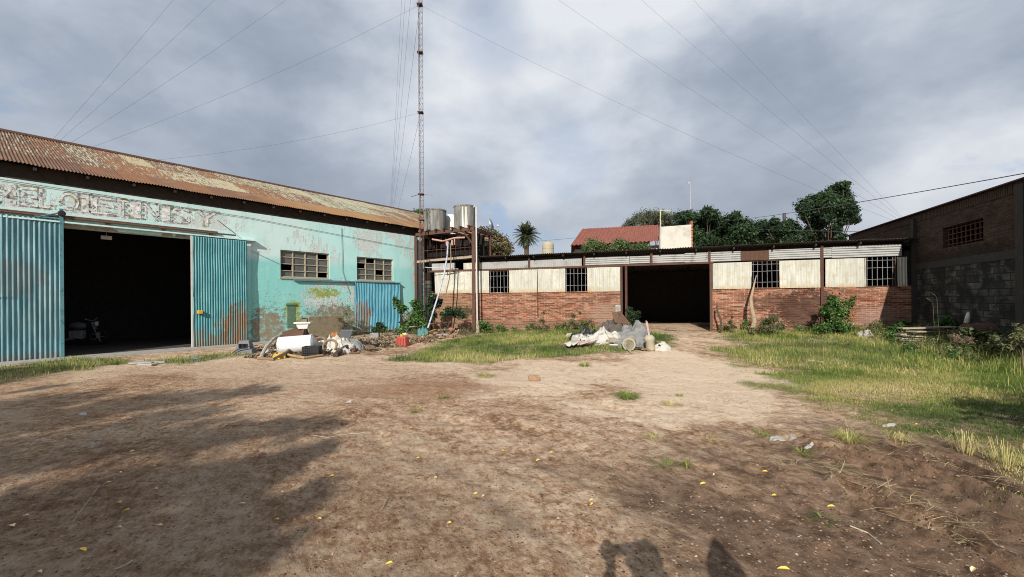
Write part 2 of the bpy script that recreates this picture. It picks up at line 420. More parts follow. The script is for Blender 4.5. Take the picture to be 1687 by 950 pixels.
def _ground(b):
    p = b.pos(); x, y, z = b.sep(p)
    warp = b.node('ShaderNodeVectorMath', operation='ADD'); b.put(warp.inputs[0], p)
    wv = b.node('ShaderNodeVectorMath', operation='SCALE'); b.put(wv.inputs[0], b.noise(p, .7, 4, .6, col=True)); wv.inputs['Scale'].default_value = .9
    b.put(warp.inputs[1], wv.outputs[0]); q = warp.outputs[0]
    strk = b.noise(b.aniso(q, math.radians(62), .38, 1.5), 1.3, 9, .7, .5)
    strk2 = b.noise(b.aniso(q, math.radians(20), .45, 1.6), 1.9, 9, .72, .4)
    big = b.noise(q, .33, 4, .55)
    f = b.m('ADD', b.m('MULTIPLY', strk, .45), b.m('ADD', b.m('MULTIPLY', strk2, .35), b.m('MULTIPLY', big, .30)))
    fine = b.noise(b.aniso(p, 1.08, .75, 1.2), 20, 9, .82); mid = b.noise(p, 6, 6, .68)
    f = b.m('ADD', f, b.m('MULTIPLY', b.m('SUBTRACT', mid, .5), .50))
    f = b.m('ADD', f, b.m('MULTIPLY', b.m('SUBTRACT', fine, .5), .75))
    # wheel-polished pale ground in the middle of the yard, damp churned soil at the right
    pale = b.m('MAXIMUM', b.blob(x, y, 1.9, 6.3, 1.7, 1.1, big, .5), b.blob(x, y, 2.4, 9.0, 3.5, 2.6, big, .5))
    pale = b.m('MAXIMUM', pale, b.m('MULTIPLY', b.blob(x, y, -4.5, 11.0, 7.5, 2.2, big, .4), .55))
    f = b.m('ADD', f, b.m('MULTIPLY', pale, .125))
    mud = b.m('MAXIMUM', b.blob(x, y, 3.6, 3.55, 1.7, 1.15, mid, .35), b.blob(x, y, 2.3, 3.0, 1.0, 1.0, mid, .3))
    def soft(cx, cy, rx, ry):
        a = b.m('DIVIDE', b.m('SUBTRACT', x, cx), rx); c = b.m('DIVIDE', b.m('SUBTRACT', y, cy), ry)
        d = b.m('SUBTRACT', 1.0, b.m('SQRT', b.m('ADD', b.m('MULTIPLY', a, a), b.m('MULTIPLY', c, c))))
        return b.sm(b.m('ADD', d, b.m('MULTIPLY', b.m('SUBTRACT', strk, .5), 3.2)), -.35, .55)
    mud = b.m('MAXIMUM', soft(4.4, 3.7, 3.2, 1.5), soft(2.6, 2.4, 2.2, 1.6))
    near = b.sm(y, 6.5, 2.2)
    f = b.m('SUBTRACT', f, b.m('MULTIPLY', near, .02))
    col = b.ramp(f, [(.32, (.085, .045, .025)), (.41, (.19, .108, .060)), (.48, (.31, .192, .115)), (.55, (.46, .32, .21)), (.67, (.64, .50, .36))])
    col = b.mix(b.m('MULTIPLY', mud, .88), col, b.mix(b.sm(mid, .35, .65), (.065, .038, .024), (.20, .122, .078)))
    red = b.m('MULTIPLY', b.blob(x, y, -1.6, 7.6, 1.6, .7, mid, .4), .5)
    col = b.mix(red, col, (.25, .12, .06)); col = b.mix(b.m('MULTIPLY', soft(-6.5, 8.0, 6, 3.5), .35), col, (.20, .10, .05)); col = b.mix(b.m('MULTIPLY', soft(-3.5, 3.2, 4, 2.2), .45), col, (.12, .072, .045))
    v = b.vor(p, 34, 'Distance'); vc = b.vor(p, 34, 'Color')
    sel = b.m('MULTIPLY', b.sm(b.sep(vc)[0], .70, .76), b.sm(v, .34, .22))
    col = b.mix(b.m('MULTIPLY', sel, .85), col, b.mix(b.m('GREATER_THAN', b.sep(vc)[1], .5), (.42, .32, .235), (.07, .042, .028)))
    v2 = b.vor(p, 90, 'Distance'); vc2 = b.vor(p, 90, 'Color')
    sel2 = b.m('MULTIPLY', b.sm(b.sep(vc2)[0], .72, .8), b.sm(v2, .34, .22))
    col = b.mix(b.m('MULTIPLY', sel2, .7), col, b.mix(b.m('GREATER_THAN', b.sep(vc2)[1], .5), (.54, .43, .32), (.06, .036, .024)))
    col = b.mix(b.m('MULTIPLY', tint(b), .75), col, b.mix(mid, (.07, .075, .03), (.17, .14, .075)))
    clod = b.noise(b.aniso(p, 1.08, .7, 1.4), 11, 9, .8)
    hgt = b.m('ADD', b.m('ADD', b.m('MULTIPLY', mid, 1.2), b.m('MULTIPLY', clod, .9)), b.m('ADD', b.m('MULTIPLY', fine, .55), b.m('ADD', b.m('MULTIPLY', sel, .5), b.m('MULTIPLY', sel2, .25))))
    tr = b.m('SINE', b.m('MULTIPLY', b.sep(b.rot(p, math.radians(20)))[0], 60))
    tmask = b.m('MAXIMUM', b.blob(x, y, 1.8, 5.5, 1.1, .45, big, .4), b.blob(x, y, 3.0, 6.5, 1.1, .5, big, .4))
    hgt = b.m('ADD', hgt, b.m('MULTIPLY', b.m('MULTIPLY', tr, tmask), .16))
    return dict(col=col, bump=hgt, bs=1.0, bd=.03)
M_ground = material('dirt_yard', _ground, .95, spec=.15)

def _turq(b):
    t, z, o = b.wall(FL); tz = b.comb(t, z, 0)
    n1 = b.noise(tz, 1.1, 5, .6); n2 = b.noise(tz, 4.5, 10, .82); n3 = b.noise(b.scale(tz, (3.5, .8, 1)), 1.6, 5, .65); n4 = b.noise(tz, 16, 5, .7)
    base = b.mix(b.sm(z, 3.05, 3.5), (.23, .55, .52), (.54, .70, .68))
    base = b.mix(b.m('MULTIPLY', b.sm(t, 8.3, 9.4), .55), base, (.40, .72, .70))
    base = b.mix(b.m('MULTIPLY', b.sm(n1, .45, .7), .35), base, (.28, .60, .56))
    base = b.mix(b.m('MULTIPLY', b.sm(n3, .5, .72), .35), base, (.42, .70, .68))
    # white undercoat showing through peeled paint
    rg = b.m('MULTIPLY', b.sm(z, 2.95, 3.7), b.sm(t, 6.2, 7.2))
    pf = b.m('ADD', b.m('ADD', b.m('MULTIPLY', n3, .45), b.m('MULTIPLY', n2, .55)), b.m('MULTIPLY', b.m('SUBTRACT', b.noise(tz, .75, 2, .5), .5), .55))
    rgp = b.m('MULTIPLY', rg, b.sm(pf, .515, .56))
    sign = b.m('MULTIPLY', b.m('MULTIPLY', b.sm(z, 4.16, 4.24), b.sm(z, 4.92, 4.85)), b.sm(t, 6.3, 5.6))
    sgp = b.m('MULTIPLY', sign, b.sm(pf, .475, .53))
    low = b.m('MAXIMUM', b.blob(t, z, 9.6, 1.7, 1.5, .8, n2, .5), b.blob(t, z, 14.3, 3.0, .5, .7, n2, .4))
    lwp = b.m('MULTIPLY', low, b.sm(pf, .40, .47))
    peel = b.m('MAXIMUM', rgp, b.m('MAXIMUM', sgp, lwp))
    col = b.mix(peel, base, b.mix(n2, (.60, .66, .64), (.46, .50, .48)))
    col = b.mix(b.m('MULTIPLY', peel, b.sm(n4, .56, .66)), col, (.20, .19, .18))
    # yellow-green older coat
    yl = b.m('MAXIMUM', b.blob(t, z, 9.1, 1.95, .7, .25, n2, .6), b.blob(t, z, 7.75, 1.1, .35, .6, n2, .5))
    col = b.mix(b.m('MULTIPLY', yl, b.sm(n2, .42, .5)), col, b.mix(n4, (.42, .44, .09), (.12, .22, .06)))
    # brown fallen render near the foot of the wall
    brn = b.m('MAXIMUM', b.blob(t, z, 6.75, .35, .75, 1.0, n2, .55), b.blob(t, z, 9.6, .7, 1.4, .75, n2, .5))
    brn = b.m('MAXIMUM', brn, b.blob(t, z, 13.8, .3, 1.3, .7, n2, .5))
    brn = b.m('MAXIMUM', brn, b.m('MULTIPLY', b.sm(z, .45, .05), b.sm(n2, .42, .5)))
    col = b.mix(b.m('MULTIPLY', brn, b.sm(n2, .36, .52)), col, b.mix(n4, (.15, .11, .07), (.33, .28, .20)))
    spk = b.m('MULTIPLY', b.m('MAXIMUM', b.blob(t, z, 6.7, 1.0, .8, 1.4, n2, .5), b.blob(t, z, 9.7, 1.3, 1.7, 1.3, n2, .5)), b.sm(n4, .56, .62))
    col = b.mix(spk, col, (.16, .15, .10))
    drp = b.m('MULTIPLY', b.sm(b.noise(b.scale(tz, (6, .35, 1)), 1.4, 4, .6), .56, .7), .3)
    col = b.mix(drp, col, (.24, .40, .36))
    flaw = b.vor(tz, 2.2, 'Distance', 'DISTANCE_TO_EDGE')
    return dict(col=col, bump=b.m('ADD', b.m('MULTIPLY', peel, -.8), b.m('ADD', n2, b.m('MULTIPLY', brn, -1.0))), bs=.6, bd=.012)
M_turq = material('turquoise_wall_paint', _turq, .85)

def _roofmat(b):
    t, z, o = b.wall(FL); r = b.m('FLOOR', b.m('DIVIDE', b.m('ADD', o, 6.0), 2.25)); c = b.m('FLOOR', b.m('DIVIDE', t, .84))
    w1 = b.white(b.comb(c, r, 1.5)); w2 = b.white(b.comb(c, r, 7.5)); w3 = b.white(b.comb(b.m('FLOOR', b.m('DIVIDE', t, 3.4)), r, 2.5))
    oz = b.comb(t, o, 0)
    streak = b.noise(b.scale(oz, (9, 1.1, 1)), 1.5, 8, .75); blot = b.noise(oz, 1.4, 5, .6)
    lowrow = b.sm(o, -1.6, -1.3)
    rust = b.mix(w2, (.175, .08, .038), (.12, .065, .042)); rust = b.mix(b.sm(w1, .84, .86), rust, (.24, .16, .07))
    rust = b.mix(b.m('MULTIPLY', b.sm(blot, .5, .65), .5), rust, (.19, .11, .06))
    mint = b.mix(w1, (.23, .27, .215), (.28, .265, .185))
    up = b.m('ADD', b.m('MULTIPLY', streak, 1.15), b.m('ADD', b.m('MULTIPLY', w3, .10), b.m('MULTIPLY', w1, .12)))
    up = b.m('ADD', up, b.m('MULTIPLY', b.sm(t, 3, 11), .045))
    mask = b.m('MULTIPLY', b.sm(up, .70, .765), b.m('SUBTRACT', 1.0, b.m('MULTIPLY', lowrow, .93)))
    mask = b.m('MULTIPLY', mask, b.sm(t, 19.5, 16))
    col = b.mix(mask, rust, mint)
    gold = b.m('MULTIPLY', b.sm(b.m('ADD', t, b.m('MULTIPLY', b.m('SUBTRACT', blot, .5), 4)), 6.0, 9.5), b.m('MULTIPLY', lowrow, .75))
    col = b.mix(gold, col, b.mix(w1, (.27, .165, .075), (.19, .11, .055)))
    seam = b.m('GREATER_THAN', b.m('FRACT', b.m('DIVIDE', t, .84)), .95)
    col = b.mix(b.m('MULTIPLY', seam, .5), col, (.06, .035, .025))
    rs = b.m('GREATER_THAN', b.m('FRACT', b.m('DIVIDE', b.m('ADD', o, 6.0), 2.25)), .97)
    col = b.mix(b.m('MULTIPLY', rs, .6), col, (.07, .04, .03))
    return dict(col=col, bump=blot, bs=.3)
M_roofL = material('rusted_roof_sheet', _roofmat, .8, spec=.25)

def doormat(F, stain, main=(.06, .235, .26), light=(.15, .37, .38)):
    def fn(b):
        t, z, o = b.wall(F); tz = b.comb(t, z, 0)
        n = b.noise(b.scale(tz, (9, .6, 1)), 1.3, 5, .65); n2 = b.noise(b.scale(tz, (2.2, .8, 1)), 3, 10, .8); n4 = b.noise(tz, 22, 4, .6)
        col = b.mix(b.sm(n, .35, .7), main, light)
        col = b.mix(b.m('MULTIPLY', b.sm(n2, .5, .72), .45), col, (.10, .22, .28))
        st = None
        for (a, c, rx, ry, k) in stain:
            s_ = b.m('MULTIPLY', b.blob(t, z, a, c, rx, ry, n2, .45), k); st = s_ if st is None else b.m('MAXIMUM', st, s_)
        if st is not None: col = b.mix(b.m('MULTIPLY', st, b.sm(n, .3, .55)), col, b.mix(n4, (.30, .17, .075), (.16, .085, .05)))
        col = b.mix(b.m('MULTIPLY', b.sm(z, .35, .0), b.sm(n4, .35, .6)), col, (.20, .13, .09))
        col = b.mix(b.m('MULTIPLY', b.sm(n4, .66, .70), .7), col, (.42, .42, .38))
        return dict(col=col, bump=n2, bs=.2)
    return fn
M_doorL = material('teal_door_sheet_streaked', doormat(FL, [(.2, 2.3, .7, .55, .28), (.9, 1.3, .5, .8, .12)], (.085, .21, .245), (.20, .34, .37)), .6)
M_doorR = material('teal_door_sheet_rusted', doormat(FL, [(5.8, .45, .95, 1.0, .95), (4.5, .2, .5, .5, .6)]), .6)
M_sheetB = material('blue_sheet', doormat(FL, [(10.9, .7, .5, .9, .85)], (.07, .27, .37), (.15, .40, .48)), .6)
M_bluerail = flat('blue_grey_rail', (.09, .22, .25), .7)

def brickmat(F, name, c1, c2, mort, bw=.27, bh=.078, eros=.5, stains=(), split=None):
    def fn(b):
        t, z, o = b.wall(F)
        tz = b.comb(t, z, 0); nn = b.noise(tz, 3.5, 10, .8)
        wob = b.m('ADD', z, b.m('MULTIPLY', b.m('SUBTRACT', b.noise(tz, 1.3, 3), .5), .05))
        k = b.node('ShaderNodeTexBrick'); b.put(k.inputs['Vector'], b.comb(t, wob, 0))
        k.inputs['Scale'].default_value = 1; k.inputs['Brick Width'].default_value = bw; k.inputs['Row Height'].default_value = bh
        k.inputs['Mortar Size'].default_value = bh*.16; k.inputs['Mortar Smooth'].default_value = .3; k.inputs['Bias'].default_value = 0
        b.put(k.inputs['Color1'], (*c1, 1)); b.put(k.inputs['Color2'], (*c2, 1)); b.put(k.inputs['Mortar'], (*mort, 1))
        col = k.outputs['Color']; hgt = b.m('SUBTRACT', 1.0, k.outputs['Fac'])
        rown = b.noise(b.comb(b.m('MULTIPLY', t, .9), b.m('MULTIPLY', b.m('FLOOR', b.m('DIVIDE', wob, bh)), 3.7), 0), 1.6, 3, .7)
        gapm = b.m('MULTIPLY', b.sm(rown, .46, .57), eros); col = b.mix(b.m('MULTIPLY', b.sm(rown, .44, .36), .55), col, mort)
        lo = b.m('MULTIPLY', b.sm(b.m('FRACT', b.m('DIVIDE', wob, bh)), .55, .8), gapm)
        col = b.mix(lo, col, (.035, .02, .015))
        col = b.mix(b.m('MULTIPLY', b.sm(nn, .5, .75), .45), col, tuple(x*.45 for x in c1))
        col = b.mix(b.m('MULTIPLY', b.sm(b.noise(tz, 1.1, 5, .65), .55, .7), .35), col, mort)
        col = b.mix(b.m('MULTIPLY', b.sm(b.noise(b.scale(tz, (.8, 1.6, 1)), 1.0, 8, .75), .48, .62), .55), col, tuple(x*.35 for x in c1))
        for (a, c, rx, ry, sc, kk) in stains:
            col = b.mix(b.m('MULTIPLY', b.blob(t, z, a, c, rx, ry, nn, .5), kk), col, b.mix(nn, sc, tuple(x*.5 for x in sc)))
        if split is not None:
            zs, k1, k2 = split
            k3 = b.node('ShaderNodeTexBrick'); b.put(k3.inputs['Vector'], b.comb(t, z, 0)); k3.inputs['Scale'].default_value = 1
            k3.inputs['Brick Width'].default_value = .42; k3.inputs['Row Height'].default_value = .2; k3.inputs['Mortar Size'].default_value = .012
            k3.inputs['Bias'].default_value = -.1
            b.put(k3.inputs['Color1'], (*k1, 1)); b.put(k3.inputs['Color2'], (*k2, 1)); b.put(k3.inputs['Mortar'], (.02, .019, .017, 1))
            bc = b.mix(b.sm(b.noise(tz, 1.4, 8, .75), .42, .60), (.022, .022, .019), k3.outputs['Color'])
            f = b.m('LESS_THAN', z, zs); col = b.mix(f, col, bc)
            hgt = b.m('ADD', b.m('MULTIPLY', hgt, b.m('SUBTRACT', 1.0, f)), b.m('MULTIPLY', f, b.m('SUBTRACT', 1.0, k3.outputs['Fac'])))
        hgt = b.m('SUBTRACT', b.m('ADD', hgt, b.m('MULTIPLY', nn, .5)), lo)
        return dict(col=col, bump=hgt, bs=.9, bd=.02)
    return material(name, fn, .95, spec=.15)
M_brickB = brickmat(FB, 'red_brick_wall', (.36, .132, .072), (.20, .092, .056), (.40, .29, .215), eros=.95,
    stains=[(8.9, .9, .85, .55, (.38, .24, .17), .85), (1.0, 1.0, 1.6, .9, (.36, .23, .14), .6), (1.7, .95, .9, .35, (.04, .05, .02), .8), (16.6, 1.0, 1.2, 1.0, (.07, .04, .03), .8),
            (15.6, 1.4, .9, .35, (.10, .05, .035), .7), (18.8, .8, .8, .5, (.42, .30, .26), .35), (5.2, .3, 5, .3, (.30, .18, .13), .6), (17.9, .95, .32, .2, (.42, .16, .07), .8)])
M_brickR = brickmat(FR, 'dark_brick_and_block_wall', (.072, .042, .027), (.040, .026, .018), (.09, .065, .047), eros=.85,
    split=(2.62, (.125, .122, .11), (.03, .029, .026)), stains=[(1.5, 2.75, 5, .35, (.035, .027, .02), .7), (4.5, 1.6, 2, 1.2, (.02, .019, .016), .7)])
def _cream(b):
    t, z, o = b.wall(FB); tz = b.comb(t, z, 0); n = b.noise(b.scale(tz, (5, .5, 1)), 1.6, 5, .65); n2 = b.noise(tz, 4, 5, .65); n3 = b.noise(tz, 14, 4, .6)
    col = b.mix(b.sm(n, .35, .65), (.40, .395, .335), (.59, .58, .51))
    pv = b.white(b.comb(b.m('FLOOR', b.m('DIVIDE', t, .71)), 3.3, 0)); col = b.mix(b.m('MULTIPLY', pv, .4), col, (.38, .38, .34)); col = b.mix(b.m('MULTIPLY', b.sm(n2, .5, .66), .6), col, (.42, .34, .20))
    col = b.mix(b.m('MULTIPLY', b.sm(z, 2.2, 1.95), b.sm(n, .4, .6)), col, (.42, .31, .17))
    col = b.mix(b.m('MULTIPLY', b.sm(n3, .66, .70), .6), col, (.2, .12, .07))
    return dict(col=col)
M_creams = material('cream_painted_sheet', _cream, .75)
M_sheetg = flat('grey_galvanised_sheet', (.35, .35, .34), .6, .15, dark=(.19, .18, .17), sc=3)
M_roofdark = flat('dark_roof_sheet', (.07, .06, .055), .8)
def _tank(b):
    x, y, z = b.sep(b.pos()); q = b.scale(b.pos(), (5, 5, .6)); n = b.noise(q, 1.6, 5, .65); n2 = b.noise(b.pos(), 7, 5, .7)
    col = b.mix(b.sm(n, .35, .65), (.13, .13, .12), (.26, .255, .235)); col = b.mix(b.m('MULTIPLY', b.sm(n2, .5, .7), .5), col, (.11, .11, .10))
    return dict(col=col, bump=n2, bs=.4)
M_tank = material('stained_fibre_cement', _tank, .9)
def _tile(b):
    n = b.noise(b.pos(), 1.6, 4, .6); n2 = b.noise(b.pos(), 9, 3)
    return b.mix(b.sm(n2, .4, .7), b.mix(n, (.24, .085, .062), (.18, .066, .05)), (.12, .05, .038))
M_tile = material('red_roof_tiles', _tile, .8)
M_plaster = flat('stained_white_render', (.50, .48, .42), .9, dark=(.30, .28, .24), sc=.9, var=.2)
def _letter(th, c1, c2, sc):
    def fn(b):
        t, z, o = b.wall(FL); tz = b.comb(t, z, 0); n = b.noise(tz, sc, 6, .75); n2 = b.noise(tz, 11, 4, .7)
        return dict(col=b.mix(b.sm(n2, .42, .58), c1, c2), alpha=b.m('GREATER_THAN', n, th))
    return fn
M_letw = material('flaking_white_lettering', _letter(.455, (.78, .77, .74), (.50, .50, .48), 5.5), .9)
M_letd = material('flaking_grey_outline', _letter(.515, (.15, .145, .14), (.36, .35, .33), 9.0), .9)
M_lety = material('flaking_yellow_outline', _letter(.56, (.40, .39, .16), (.36, .37, .24), 4.0), .9)

# ------------------------------------------------------------------ ground
def inside(x, y, poly):
    c = np.zeros(np.shape(x), bool); n = len(poly)
    for i in range(n):
        (ax, ay), (bx, by) = poly[i], poly[(i+1) % n]
        k = ((ay > y) != (by > y)) & (x < (bx-ax)*(y-ay)/((by-ay) if by != ay else 1e-9)+ax); c ^= k
    return c
def psd(x, y, poly): return np.where(inside(x, y, poly), 1, -1)*seg_dist(x, y, poly+[poly[0]])
GA = gp((640, 594), (690, 577), (745, 557), (800, 552), (1000, 551), (1110, 563), (1115, 578), (1050, 584), (950, 588), (870, 592), (800, 600), (700, 597))
GB = gp((1200, 556), (1500, 551), (1687, 556), (2100, 560), (2300, 800), (1720, 872), (1640, 800), (1560, 745), (1440, 700), (1330, 662), (1235, 632), (1260, 610), (1170, 595))
GC = gp((-700, 660), (-60, 612), (60, 596), (120, 588), (230, 594), (420, 577), (425, 584), (300, 600), (200, 600), (60, 625), (-60, 640))
def gdens(x, y):
    e = (fbm(x*1.3, y*1.3, 5, 31, .65)-.5)*2.3
    d = np.maximum(ss(psd(x, y, GA)+e*.45, -.15, .35)*1.25, ss(psd(x, y, GB)+e*1.2, -.35, .75))
    d = np.maximum(d, ss(psd(x, y, GC)+e*.4, -.1, .35)*.75)
    ob = (x-FB.A[0])*FB.n[0]+(y-FB.A[1])*FB.n[1]; tb = (x-FB.A[0])*FB.d[0]+(y-FB.A[1])*FB.d[1]
    strip = ss(ob, .05, .15)*ss(ob, 2.2, .9)*((tb > 1) & (tb < 20))
    dt = 1-.9*ss(tb, 9.9, 10.4)*ss(tb, 13.6, 13.1)
    return np.maximum(d, strip*dt*.8)*(.5+.5*ss(fbm(x*2.2, y*2.2, 3, 37), .28, .5))
def axis(lo, hi, c, fine, grow, wd_=3.2):
    out = [c]; s = fine
    while out[-1] < hi: s = min(s*grow, 40) if abs(out[-1]-c) > wd_ else fine; out.append(out[-1]+s)
    s = fine
    while out[0] > lo: s = min(s*grow, 40) if abs(out[0]-c) > wd_ else fine; out.insert(0, out[0]-s)
    return np.array(out)
gxs = axis(-400, 400, 1.4, .034, 1.022, 4.2); gys = axis(-120, 900, 4.2, .032, 1.02)
X, Y = np.meshgrid(gxs, gys); Z = height(X, Y)
mb = MB(); mb.grid(np.stack([X, Y, Z], -1), gdens(X, Y).ravel())
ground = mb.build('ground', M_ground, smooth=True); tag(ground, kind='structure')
del X, Y, Z

def strips(P, sx, m_, t, k=.75):
    tp = sx*.12
    return np.stack([P-sx, P+sx, m_+sx*k, m_-sx*k, m_-sx*k, m_+sx*k, t+tp, t-tp], 1).reshape(-1, 3)
def blades(n, area, dens, hmin, hmax, w, seed, tintf, flop=.6):
    r = np.random.default_rng(seed); (x0, x1), (y0, y1) = area
    x = r.uniform(x0, x1, n); y = r.uniform(y0, y1, n)
    D = np.clip(dens(x, y), 0, 1); keep = r.random(n) < D; x, y, D = x[keep], y[keep], D[keep]; n = len(x)
    h = (hmin+(hmax-hmin)*r.random(n)**1.6)*(.45+.55*D)*(.6+.8*fbm(x*.9, y*.9, 2, 44)); z = height(x, y); h = h*(1+.7*ss((x-FR.A[0])*FR.n[0]+(y-FR.A[1])*FR.n[1], 4.0, .5)*ss(x, 4, 7))
    a = r.uniform(0, 2*math.pi, n); l = flop*h*r.random(n); ww = w*(.6+.8*r.random(n))
    a2 = a+r.normal(size=n)*.5+math.pi/2; P = np.stack([x, y, z-.01], 1)
    sx = np.stack([np.cos(a2), np.sin(a2), np.zeros(n)], 1)*ww[:, None]*.5; ld = np.stack([np.cos(a), np.sin(a), np.zeros(n)], 1)
    m_ = P+ld*(l*.35)[:, None]; m_[:, 2] += h*.6; t = P+ld*l[:, None]; t[:, 2] += h*(1-.3*(l/(h+1e-6)))
    return strips(P, sx, m_, t), np.repeat(np.clip(tintf(x, y, n, r), 0, 1), 2)
def gt(x, y, n, r):
    dry = .375+1.3*(fbm(x*.7+3, y*.7, 4, 51, .6)-.5)+.15*r.normal(size=n)
    for (u, v, rx, ry, k) in ((1420, 640, 1.7, .8, .42), (1550, 655, 1.6, .6, .3), (1640, 780, 1.0, 1.0, .40), (1300, 585, 2, 1.2, .16), (1580, 570, 3, 2, .14), (760, 590, 2, .6, .15), (1000, 560, 3, .8, .12)):
        c = gnd(u, v); dry = dry+k*np.exp(-(((x-c[0])/rx)**2+((y-c[1])/ry)**2))
    for (u, v, rx, ry, k) in ((720, 578, 2.2, 1.4, .16), (1000, 575, 2.5, .7, .14), (1350, 622, 2, .9, .16), (1570, 700, 1.6, .7, .22)):
        c = gnd(u, v); dry = dry-k*np.exp(-(((x-c[0])/rx)**2+((y-c[1])/ry)**2))
    return dry
parts = [blades(400000, ((-18, 21), (8.5, 22)), gdens, .04, .17, .010, 1, gt, .9),
         blades(330000, ((2.5, 12), (2.2, 9)), gdens, .025, .085, .005, 2, gt, 1.2)]
V = np.concatenate([p[0] for p in parts]); T = np.concatenate([p[1] for p in parts])
tag(fastmesh('grass', V, 4, M_grass, T), kind='stuff', label='rough green and straw coloured grass over the yard')
# taller weeds along the walls and over the right side
def wd(x, y):
    ob = (x-FB.A[0])*FB.n[0]+(y-FB.A[1])*FB.n[1]; orr = (x-FR.A[0])*FR.n[0]+(y-FR.A[1])*FR.n[1]; tr_ = (x-FR.A[0])*FR.d[0]+(y-FR.A[1])*FR.d[1]
    tb = (x-FB.A[0])*FB.d[0]+(y-FB.A[1])*FB.d[1]
    a = ss(ob, .05, .2)*ss(ob, 2.0, .5)*(tb > 2.6)*(1-ss(tb, 9.8, 10.2)*ss(tb, 13.5, 13.2))*ss(fbm(x*1.6, y*1.6, 2, 5), .32, .55)
    bb = ss(orr, .05, .2)*ss(orr, 4.0, .8)*ss(tr_, -.5, .3)*.9*ss(fbm(x*1.2, y*1.2, 2, 9), .3, .58)
    return np.maximum(a, bb)
V, T = blades(90000, ((-3, 19), (5, 22)), wd, .12, .42, .007, 5, lambda x, y, n, r: .42+.6*(fbm(x*.8, y*.8, 3, 71)-.5)+.2*r.normal(size=n), .8)
tag(fastmesh('tall_weeds', V, 4, M_grass, T), kind='stuff', label='taller weeds growing along the wall bases')
# sparse blades and straw over the mud
MP = gp((1190, 735), (1330, 730), (1500, 745), (1687, 860), (1687, 940), (1420, 850), (1280, 800))
def sd_(x, y): return ss(psd(x, y, MP)+(fbm(x*2, y*2, 3, 61)-.5)*2.2, .05, .6)*.9+ss(psd(x, y, GB), -1.3, -.2)*ss(fbm(x*2, y*2, 3, 66), .46, .6)*.6
r_ = np.random.default_rng(12); n = 9000; x = r_.uniform(1.5, 7, n); y = r_.uniform(2.3, 6.5, n); k = r_.random(n) < sd_(x, y)*.75*ss(fbm(x*2.4, y*2.4, 2, 67), .38, .62); x, y = x[k], y[k]; n = len(x)
a = r_.normal(math.radians(-25), .8, n); L_ = r_.uniform(.03, .17, n); z = height(x, y)+r_.uniform(.004, .03, n)
d = np.stack([np.cos(a)*L_, np.sin(a)*L_, r_.normal(size=n)*.015], 1); w_ = np.stack([-np.sin(a), np.cos(a), np.zeros(n)], 1)*r_.uniform(.001, .0024, n)[:, None]
P = np.stack([x, y, z], 1); bend = w_*r_.normal(size=n)[:, None]*6; bend[:, 2] += .008
V = np.stack([P-d-w_, P+bend-w_, P+bend+w_, P-d+w_, P+bend-w_, P+d-w_*.5, P+d+w_*.5, P+bend+w_], 1).reshape(-1, 3)
tag(fastmesh('straw', V, 4, M_straw, np.repeat(r_.random(n), 2)), kind='stuff', label='dry straw lying on the churned mud')

def stones(name, pts, mat, label, seed, fl=.55):
    """lots of small irregular stones in one mesh"""
    r = np.random.default_rng(seed); base = np.array([(1, 0, 0), (-1, 0, 0), (0, 1, 0), (0, -1, 0), (0, 0, 1), (0, 0, -1)], float)
    fc = [(0, 2, 4), (2, 1, 4), (1, 3, 4), (3, 0, 4), (2, 0, 5), (1, 2, 5), (3, 1, 5), (0, 3, 5)]
    Vs = []; T = []
    for (x, y, z, s) in pts:
        b = base*(s*(.6+.8*r.random((6, 1)))); b[:, 2] *= fl; a = r.uniform(0, 6.28); c, q = math.cos(a), math.sin(a)
        b = np.stack([b[:, 0]*c-b[:, 1]*q, b[:, 0]*q+b[:, 1]*c, b[:, 2]], 1)+(x, y, z)
        Vs.append(b[np.array(fc)].reshape(-1, 3)); T.append(np.full(8, r.random()))
    return tag(fastmesh(name, np.concatenate(Vs), 3, mat, np.concatenate(T)), kind='stuff', label=label)
M_gravel = material('gravel', lambda b: b.ramp(tint(b), [(0, (.10, .065, .045)), (.5, (.27, .185, .125)), (.93, (.33, .24, .17)), (1, (.44, .36, .28))]), .9)
r_ = np.random.default_rng(3); n = 42000
yy = 2.0+11*r_.random(n)**1.9; xx = r_.uniform(-1.3, 1.3, n)*yy; gd = gdens(xx, yy); kk = gd < .4; xx, yy = xx[kk], yy[kk]
sz = .0022+.012*r_.random(len(xx))**7; kp = r_.random(len(xx)) < .25+.9*ss(fbm(xx*1.3, yy*1.3, 3, 88), .4, .62); xx, yy, sz = xx[kp], yy[kp], sz[kp]; zz = height(xx, yy)
stones('gravel', [(a, b, c+s*.1, s) for a, b, c, s in zip(xx, yy, zz, sz)], M_gravel, 'small stones and grit scattered over the dirt yard', 5)

